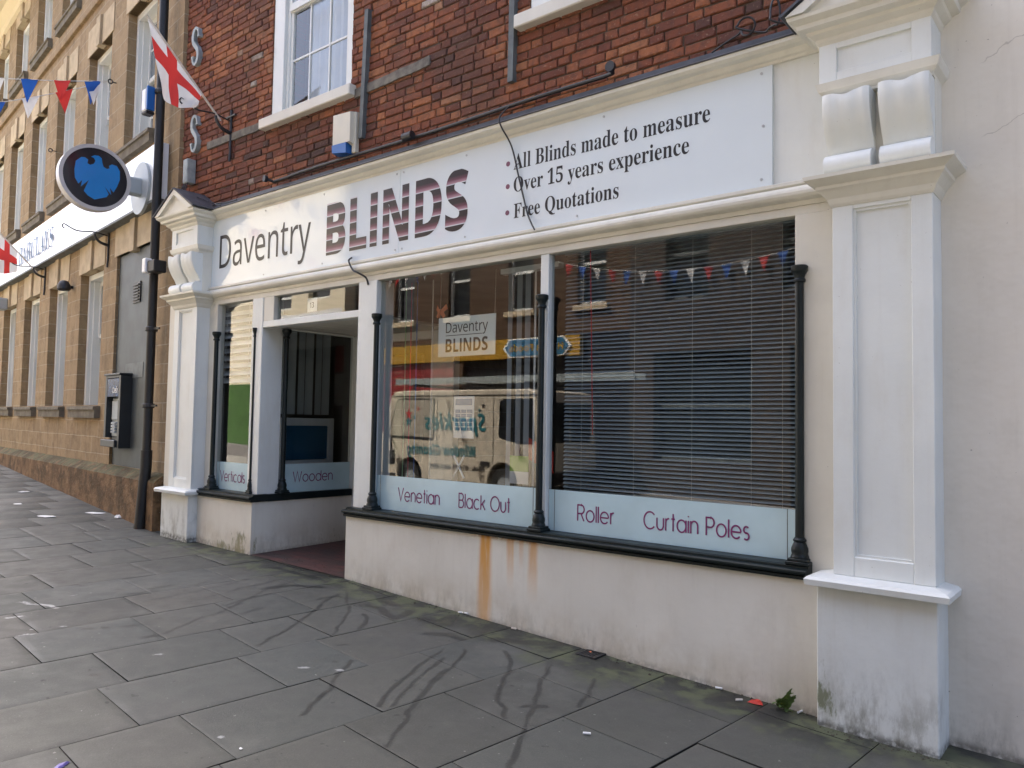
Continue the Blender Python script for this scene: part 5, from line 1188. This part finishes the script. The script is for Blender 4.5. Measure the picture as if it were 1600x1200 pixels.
butt(-3.30, -.125, .1, 'brown cigarette end by the wall under the mullion', 'stickwood')
butt(-2.05, -1.12, .5, 'white cigarette end lying in a slab joint in the foreground')
dg = root('drain_cover', (-2.665, -.15, gz(-2.66, -.15)), 'small dark square drain cover at the foot of the shop wall', 'drain')
zz = gz(-2.665, -.15) + .004
q = MB()
for a, b, c, d in ((-2.735, -2.595, -.225, -.21), (-2.735, -2.595, -.105, -.09), (-2.735, -2.72, -.21, -.105), (-2.61, -2.595, -.21, -.105)): q.box(a, b, c, d, zz - .01, zz + .004)
for i in range(6): q.box(-2.715 + i * .018, -2.705 + i * .018, -.21, -.105, zz - .008, zz + .003)
q.build('grate', M['iron'], dg)
q = MB(); q.face((-2.735, -.225, zz - .0015), (-2.595, -.225, zz - .0015), (-2.595, -.09, zz - .0015), (-2.735, -.09, zz - .0015)); q.build('pit', M['joint'], dg)
def leafmat():
    m = mat('weed_leaf', (.15, .23, .07), .55, var=.35, vscale=40, bump=.2, bscale=80); return m
M['leaf'] = leafmat()
wd = root('weed', (-1.5, -.13, gz(-1.5, -.13)), 'small green dandelion weed growing at the foot of the shop wall', 'weed')
rr = random.Random(3)
for k in range(15):
    a = rr.uniform(-math.pi, 0) if k > 4 else rr.uniform(-2.2, -.9); L = rr.uniform(.09, .19); el = rr.uniform(.3, 1.35)
    x0, y0, z0 = -1.51 + rr.uniform(-.035, .035), -.125, gz(-1.5, -.12)
    q = MB(); n = 8; rows = []
    for i in range(n + 1):
        t = i / n; w = .015 * math.sin(math.pi * min(1, t * .95 + .06)) ** .8 * (1 if i % 2 else .6) * L / .12
        h = L * t * math.cos(el) ; zc = L * t * math.sin(el) - .06 * t * t
        px, py = x0 + math.cos(a) * h, min(y0 + math.sin(a) * h * .6, -.105); sx, sy = -math.sin(a) * w, math.cos(a) * w * .5
        rows.append([(px + sx, min(py + sy, -.103), z0 + max(zc, .004) + .004), (px, py, z0 + max(zc, .004)), (px - sx, min(py - sy, -.103), z0 + max(zc, .004) + .004)])
    q.mesh([p for r_ in rows for p in r_], [(3 * i + j, 3 * i + j + 1, 3 * i + 4 + j, 3 * i + 3 + j) for i in range(n) for j in (0, 1)]); q.build('leaf', M['leaf'], wd, smooth=True)

# ------------------------------------------------------------------ across the street (seen in the glass)
OY = -9.5
ob = root('stone_terrace', (-6, OY, .1), 'brown stone terrace across the street, seen reflected in the shop windows', 'building')
oh = [(-14.95 + 1.93 * k - .36, -14.95 + 1.93 * k + .36, 4.1, 5.9) for k in range(4)] + [(-14.95 + 1.93 * k - .36, -14.95 + 1.93 * k + .36, 6.9, 8.3) for k in range(4)]
XE = -8.15
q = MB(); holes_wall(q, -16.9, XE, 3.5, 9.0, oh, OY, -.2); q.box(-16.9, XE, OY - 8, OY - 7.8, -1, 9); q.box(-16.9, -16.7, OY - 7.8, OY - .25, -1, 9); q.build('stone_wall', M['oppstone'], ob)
q = MB(); q.face((-17, OY + .2, 8.95), (XE, OY + .2, 8.95), (XE, OY - 4, 11.2), (-17, OY - 4, 11.2)); q.face((-17, OY - 8.2, 8.95), (XE, OY - 8.2, 8.95), (XE, OY - 4, 11.2), (-17, OY - 4, 11.2)); q.build('roof', M['rooftile'], ob)
db = root('added_dark_building', (0, OY, 0), 'added dark brick building across the street, darkening the reflection in the slatted blind window', 'building')  # invented building, split from the terrace to darken the right window's reflection
M['addedbrick'] = masonry('added_dark_brickwork', (.045, .036, .034), (.032, .028, .028), (.04, .036, .034), .22, .075, .01, 'x')
dh = [(x - .45, x + .45, 4.0, 5.8) for x in (-6.9, -4.6, -2.3, 0, 2.3, 4.6, 6.9)] + [(-7.6, -5.6, .9, 3.0), (-4.9, -3.7, .1, 3.0), (-3., -.6, .9, 3.0), (.2, 2.6, .9, 3.0), (3.4, 4.6, .1, 3.0), (5.4, 8, .9, 3.0)]
q = MB(); holes_wall(q, XE + .004, 9, -1, 9.4, dh, OY + .12, -.2); q.box(XE + .004, 9, OY - 8, OY - 7.8, -1, 9.4); q.box(8.8, 9, OY - 7.8, OY - .2, -1, 9.4); q.box(XE + .004, XE + .2, OY - 7.8, OY - .2, 0, 9.4); q.build('brick_wall', M['addedbrick'], db)
q = MB(); q.face((XE + .004, OY + .3, 9.35), (9.1, OY + .3, 9.35), (9.1, OY - 4, 11.8), (XE + .004, OY - 4, 11.8)); q.face((XE + .004, OY - 8.2, 9.35), (9.1, OY - 8.2, 9.35), (9.1, OY - 4, 11.8), (XE + .004, OY - 4, 11.8)); q.build('roof', M['rooftile'], db)
for a, b_, c, d in dh:
    q = MB(); y0_, y1_ = OY - .05, OY + .0
    q.box(a, a + .06, y0_, y1_, c, d); q.box(b_ - .06, b_, y0_, y1_, c, d); q.box(a + .06, b_ - .06, y0_, y1_, d - .07, d); q.box(a + .06, b_ - .06, y0_, y1_, c, c + .07); q.box(a + .06, b_ - .06, y0_ + .01, y1_, (c + d) / 2 - .03, (c + d) / 2 + .03); w = q.build('window', M['slate'], db)
    q = MB(); q.face((a, OY - .04, c), (b_, OY - .04, c), (b_, OY - .04, d), (a, OY - .04, d)); q.build('pane', M['darkpane'], w)
first = None
for h in oh:
    a, b, c, d = h
    if first is None or (d - c) != first[1]:
        q = MB(); q.box(a, a + .06, OY - .18, OY - .1, c, d); q.box(b - .06, b, OY - .18, OY - .1, c, d); q.box(a + .06, b - .06, OY - .18, OY - .1, d - .07, d); q.box(a + .06, b - .06, OY - .18, OY - .1, c, c + .07); q.box(a + .06, b - .06, OY - .17, OY - .1, (c + d) / 2 - .03, (c + d) / 2 + .03)
        w = q.build('window', M['white'], ob, loc=((a + b) / 2 + 6, 0, c)); p = MB(); p.face((a, OY - .16, c), (b, OY - .16, c), (b, OY - .16, d), (a, OY - .16, d)); pp = p.build('pane', M['darkpane'], w)
        s = MB(); s.box(a - .08, b + .08, OY - .05, OY + .08, c - .12, c); ss = s.build('sill', M['stonelight'], w); reg(w, pp, ss); first = (w, d - c)
    else: copy_part(first[0], ob, ((a + b) / 2 + 6, 0, c))
M['redfront'] = mat('red_shopfront', (.22, .018, .018), .4, bump=0); M['yellow'] = mat('yellow_fascia', (.40, .22, .015), .4, bump=0)
M['shopdark'] = mat('dark_shopfront', (.02, .02, .024), .15, bump=0); M['green'] = mat('green_shopfront', (.045, .12, .02), .4, bump=0)
q = MB(); q.box(-16.9, XE, OY - .2, OY, -.6, 3.5); q.build('shopfront', M['shopdark'], ob)
q = MB(); q.box(-15.6, -13.1, OY, OY + .06, .1, 3.0); q.build('red_shutter', M['redfront'], ob)
q = MB()
for x in (-16.7, -13.0, -10.4): q.box(x, x + .25, OY, OY + .1, -.5, 3.5)
q.build('shopfront_piers', M['oppstone'], ob)
r = root('shop_fascia', (-12, OY + .08, 3.0), 'yellow shop fascia with a dark blue name plate, reflected in the middle window', 'sign')
q = MB(); q.box(-15.7, -9.35, OY, OY + .14, 3.02, 3.46); q.build('board', M['yellow'], r)
q = MB(); q.prism([(-11.45, 3.24), (-11.25, 3.03), (-9.75, 3.03), (-9.55, 3.24), (-9.75, 3.45), (-11.25, 3.45)], OY + .14, OY + .17); q.build('name_plate_rim', M['paper'], r)
q = MB(); q.prism([(-11.38, 3.24), (-11.22, 3.06), (-9.78, 3.06), (-9.62, 3.24), (-9.78, 3.42), (-11.22, 3.42)], OY + .165, OY + .18); q.build('name_plate', M['slatblue'], r)
text_mb('Heron Foods', 'sansb', (-9.75, OY + .184, 3.16), (-1, 0, 0), UZ, 1.5, .16).build('lettering', M['yellow'], r)
og = root('cream_building', (-23, OY, .5), 'sunlit cream building farther up the street, reflected over the doorway', 'building')
oh2 = [(-20.6, -19.4, 4.75, 5.5), (-18.6, -17.6, 4.95, 5.6), (-24.4, -23.2, 4.6, 5.7), (-27, -26, 4.6, 5.7)]
q = MB(); holes_wall(q, -31, -16.95, -.5, 8.6, oh2, OY + .35, -.2); q.box(-31, -30.8, OY - 8, OY + .34, -.5, 8.6); q.box(-17.15, -16.95, OY - 8, OY + .34, -.5, 8.6); q.build('wall', M['oppcream'], og)
q = MB(); q.face((-31, OY + .5, 8.55), (-16.9, OY + .5, 8.55), (-16.9, OY - 4, 10.8), (-31, OY - 4, 10.8)); q.build('roof', M['rooftile'], og)
for a, b, c, d in oh2:
    q = MB(); q.box(a, b, OY + .2, OY + .24, c, c + .07); q.box(a, b, OY + .2, OY + .24, (c + d) / 2 - .03, (c + d) / 2 + .03); q.box(a, b, OY + .2, OY + .24, d - .07, d); w = q.build('window', M['white'], og)
    q = MB(); q.face((a, OY + .19, c), (b, OY + .19, c), (b, OY + .19, d), (a, OY + .19, d)); q.build('pane', M['darkpane'], w)
q = MB(); q.box(-26.5, -20.6, OY + .35, OY + .42, .4, 2.6); q.build('green_shopfront', M['green'], og)
q = MB(); q.box(-20.3, -17.3, OY + .35, OY + .40, .3, 3.1); q.build('dark_shopfront', M['shopdark'], og)
r = root('restaurant_banner', (-18.6, OY + .4, 4.2), 'white cloth banner with dark capitals on the cream building, reflected over the doorway', 'banner')
q = MB(); n = 20
for i in range(n):
    x0, x1 = -20.9 + 3.9 * i / n, -20.9 + 3.9 * (i + 1) / n; y = lambda x: OY + .42 + .02 * math.sin(x * 6)
    top_ = lambda x: 4.62 + .05 * math.sin((x + 20.9) / 3.9 * math.pi + math.pi)
    q.face((x0, y(x0), 4.08), (x1, y(x1), 4.08), (x1, y(x1), top_(x1)), (x0, y(x0), top_(x0)))
q.build('cloth', M['paper'], r, smooth=True)
text_mb('CULINARYINDIAN', None, (-17.75, OY + .45, 4.2), (-1, 0, 0), UZ, 2.75, .2).build('lettering', M['black'], r)

# the window cleaner's van
M['reflectpane'] = mat('painted_reflection_pane', (.42, .38, .31), .1, var=.15, bump=0)  # reflection of the cream shopfront painted into the cab glass colour
M['van'] = mat('cream_white_van_paint', (.60, .53, .42), .25, var=.03, bump=0, coat=.4); M['tyre'] = mat('tyre_rubber', (.02, .02, .02), .8, bump=.2); M['teal'] = mat('teal_lettering', (.01, .16, .19), .4, bump=0)
VX, VY, VZ = -12.99, -7.0, gz(-10.5, -7) - .31
vr = root('parked_van', (VX + 2.4, VY - .95, VZ), 'cream window cleaning van with teal lettering, reflected in the middle window', 'van')
def arch_pts(cx): return [(cx - .38 * math.cos(a_), max(.30, .32 + .37 * math.sin(a_))) for a_ in [-.14 + (math.pi + .28) * k_ / 10 for k_ in range(11)]]
PRO = [(.04, .32), (-.02, .45), (0, .72), (.02, .90), (.14, 1.14), (.40, 1.84), (.50, 1.92), (.75, 1.945), (4.12, 1.945), (4.30, 1.90), (4.38, 1.74), (4.43, 1.05), (4.45, .5), (4.41, .32)] + list(reversed(arch_pts(3.55))) + list(reversed(arch_pts(1.0)))
q = MB(); n = len(PRO)
def vy(z, side): return VY if side == 0 else VY - 1.84
vs = []
for side in (0, 1):
    for e in ((0, .05), (1, 0.)):
        for x, z in PRO:
            if e[0] == 0: vs.append((VX + 2.45 + (x - 2.45) * .985, vy(z, side), VZ + 1.1 + (z - 1.1) * .975))
            else: vs.append((VX + x, vy(z, side) + (-.04 if side == 0 else .04), VZ + z))
fs = [tuple(range(n)), tuple(range(2 * n, 3 * n))]
for i in range(n): j = (i + 1) % n; fs += [(i, j, n + j, n + i), (2 * n + i, 2 * n + j, 3 * n + j, 3 * n + i), (n + i, n + j, 3 * n + j, 3 * n + i)]
q.mesh(vs, fs); q.build('body', M['van'], vr)
def vpanel(name, poly, m, off=.004, side=0, parent=None, lab=None):
    q = MB(); s = 1 if side == 0 else -1; n = len(poly)
    vs = [(VX + x, vy(z, side) + s * off, VZ + z) for x, z in poly] + [(VX + x, vy(z, side) - s * .004, VZ + z) for x, z in poly]
    q.mesh(vs, [tuple(range(n))] + [(i, (i + 1) % n, n + (i + 1) % n, n + i) for i in range(n)]); return q.build(name, M[m], parent or vr, label=lab)
for sd in (0, 1):
    w = vpanel('cab_window', [(.32, 1.05), (.60, 1.76), (.68, 1.80), (1.74, 1.80), (1.72, 1.02)], 'iron', .003, sd); vpanel('pane', [(.37, 1.10), (.63, 1.74), (.70, 1.77), (1.71, 1.77), (1.69, 1.07)], 'reflectpane', .006, sd, w)
    vpanel('side_window', [(3.44, 1.12), (3.46, 1.72), (3.56, 1.78), (4.24, 1.78), (4.30, 1.12), (4.26, 1.02), (3.9, 1.02)], 'darkpane', .005, sd)
    vpanel('door_seam', [(1.80, .42), (1.80, 1.88), (1.812, 1.88), (1.812, .42)], 'iron', .003, sd); vpanel('door_seam', [(3.30, .42), (3.30, 1.88), (3.312, 1.88), (3.312, .42)], 'iron', .003, sd); vpanel('side_strip', [(.05, .33), (.05, .37), (.6, .37), (.6, .33)], 'iron', .006, sd); vpanel('roof_gutter', [(.5, 1.835), (.5, 1.85), (4.33, 1.85), (4.33, 1.835)], 'iron', .008, sd)
    vpanel('door_handle', [(3.0, .62), (3.0, .69), (3.22, .69), (3.22, .62)], 'iron', .02, sd)
    q = MB(); y = VY - .02 if sd == 0 else VY - 1.82; e = 1 if sd == 0 else -1; q.tube([(VX + .42, y, VZ + 1.06), (VX + .55, y + e * .12, VZ + .99), (VX + .60, y + e * .15, VZ + .82)], .02, 8); q.box(VX + .52, VX + .70, y + e * .10, y + e * .17, VZ + .54, VZ + .84, .03); q.build('wing_mirror', M['iron'], vr)
    for wx in (1.0, 3.55):
        q = MB(); cy = VY - .12 if sd == 0 else VY - 1.72; q.disc((VX + wx, cy, VZ + .30), (1, 0, 0), (0, 0, 1), .18, .30, -.1, .1, 28); w = q.build('wheel', M['tyre'], vr, smooth=True)
        q = MB(); q.disc((VX + wx, cy, VZ + .30), (1, 0, 0), (0, 0, 1), 0, .18, -.08, .08, 20); q.build('rim', M['steel'], w)
q = MB(); q.mesh([(VX + .135, VY - .1, VZ + 1.17), (VX + .135, VY - 1.74, VZ + 1.17), (VX + .37, VY - 1.66, VZ + 1.80), (VX + .37, VY - .18, VZ + 1.80)], [(0, 1, 2, 3)]); q.build('windscreen', M['darkpane'], vr)
for y in (-.3, -1.54):
    q = MB(); q.disc((VX - .0, VY + y, VZ + .80), (0, 1, 0), (0, 0, 1), 0, .10, -.02, .03, 20); q.build('headlight', M['steel'], vr)
for x in (-.09, 4.41):
    q = MB(); q.box(VX + x, VX + x + .12, VY - 1.80, VY - .04, VZ + .34, VZ + .54, .02); q.build('bumper', M['iron'], vr)
for x in (.9, 2.4, 3.9):
    q = MB(); q.box(VX + x, VX + x + .05, VY - 1.66, VY - .18, VZ + 2.03, VZ + 2.08); q.box(VX + x, VX + x + .05, VY - .22, VY - .17, VZ + 1.88, VZ + 2.03); q.box(VX + x, VX + x + .05, VY - 1.66, VY - 1.61, VZ + 1.88, VZ + 2.03); q.build('roof_bar', M['iron'], vr)
for txt, st, xr, w, zb, ch, dy in (('Sparkles', 'script', 3.12, 1.66, 1.22, .30, .006), ('Window Cleaning', 'script', 2.86, 1.92, .76, .19, .006), ('Mob: 07971 662 408', 'sansb', 3.10, 1.46, .52, .085, .008)):
    t = text_mb(txt, st, (VX + xr, 0, VZ + zb), (-1, 0, 0), UZ, w, ch)
    t.v = [(p[0], vy(p[2] - VZ, 0) + dy + .004, p[2]) for p in t.v]; t.build('lettering', M['teal' if st == 'script' else 'iron'], vr)
for x, z, r_, m in ((3.05, 1.66, .05, 'iron'), (2.95, 1.58, .035, 'teal'), (1.26, 1.60, .05, 'fred'), (1.15, 1.44, .05, 'teal'), (.98, 1.5, .11, 'fred'), (.98, 1.36, .10, 'teal')):
    n5 = 10; vpanel('star', [(x + r_ * (1 if k % 2 == 0 else .45) * math.sin(k * math.pi / 5), z + r_ * (1 if k % 2 == 0 else .45) * math.cos(k * math.pi / 5)) for k in range(10)], m, .009)
q = MB()
for y in (-.24, -.96): q.box(VX + 4.43, VX + 4.455, VY + y - .62, VY + y, VZ + 1.05, VZ + 1.72, .005)
q.build('rear_windows', M['darkpane'], vr)
vr.scale = (1, 1, 1.1); VZ += .208
lr = root('ladder', (VX + 3, VY - .6, VZ + 2.08), 'grey aluminium ladder lying on the roof bars of the van', 'ladder')
for y in (-.28, -.66):
    q = MB(); q.box(VX + .25, VX + 6.2, VY + y - .015, VY + y + .015, VZ + 2.082, VZ + 2.20, .003); q.build('rail', M['galv'], lr)
q = MB()
for i in range(21): q.tube([(VX + .4 + i * .28, VY - .28, VZ + 2.14), (VX + .4 + i * .28, VY - .66, VZ + 2.14)], .016, 8)
q.build('rungs', M['galv'], lr)
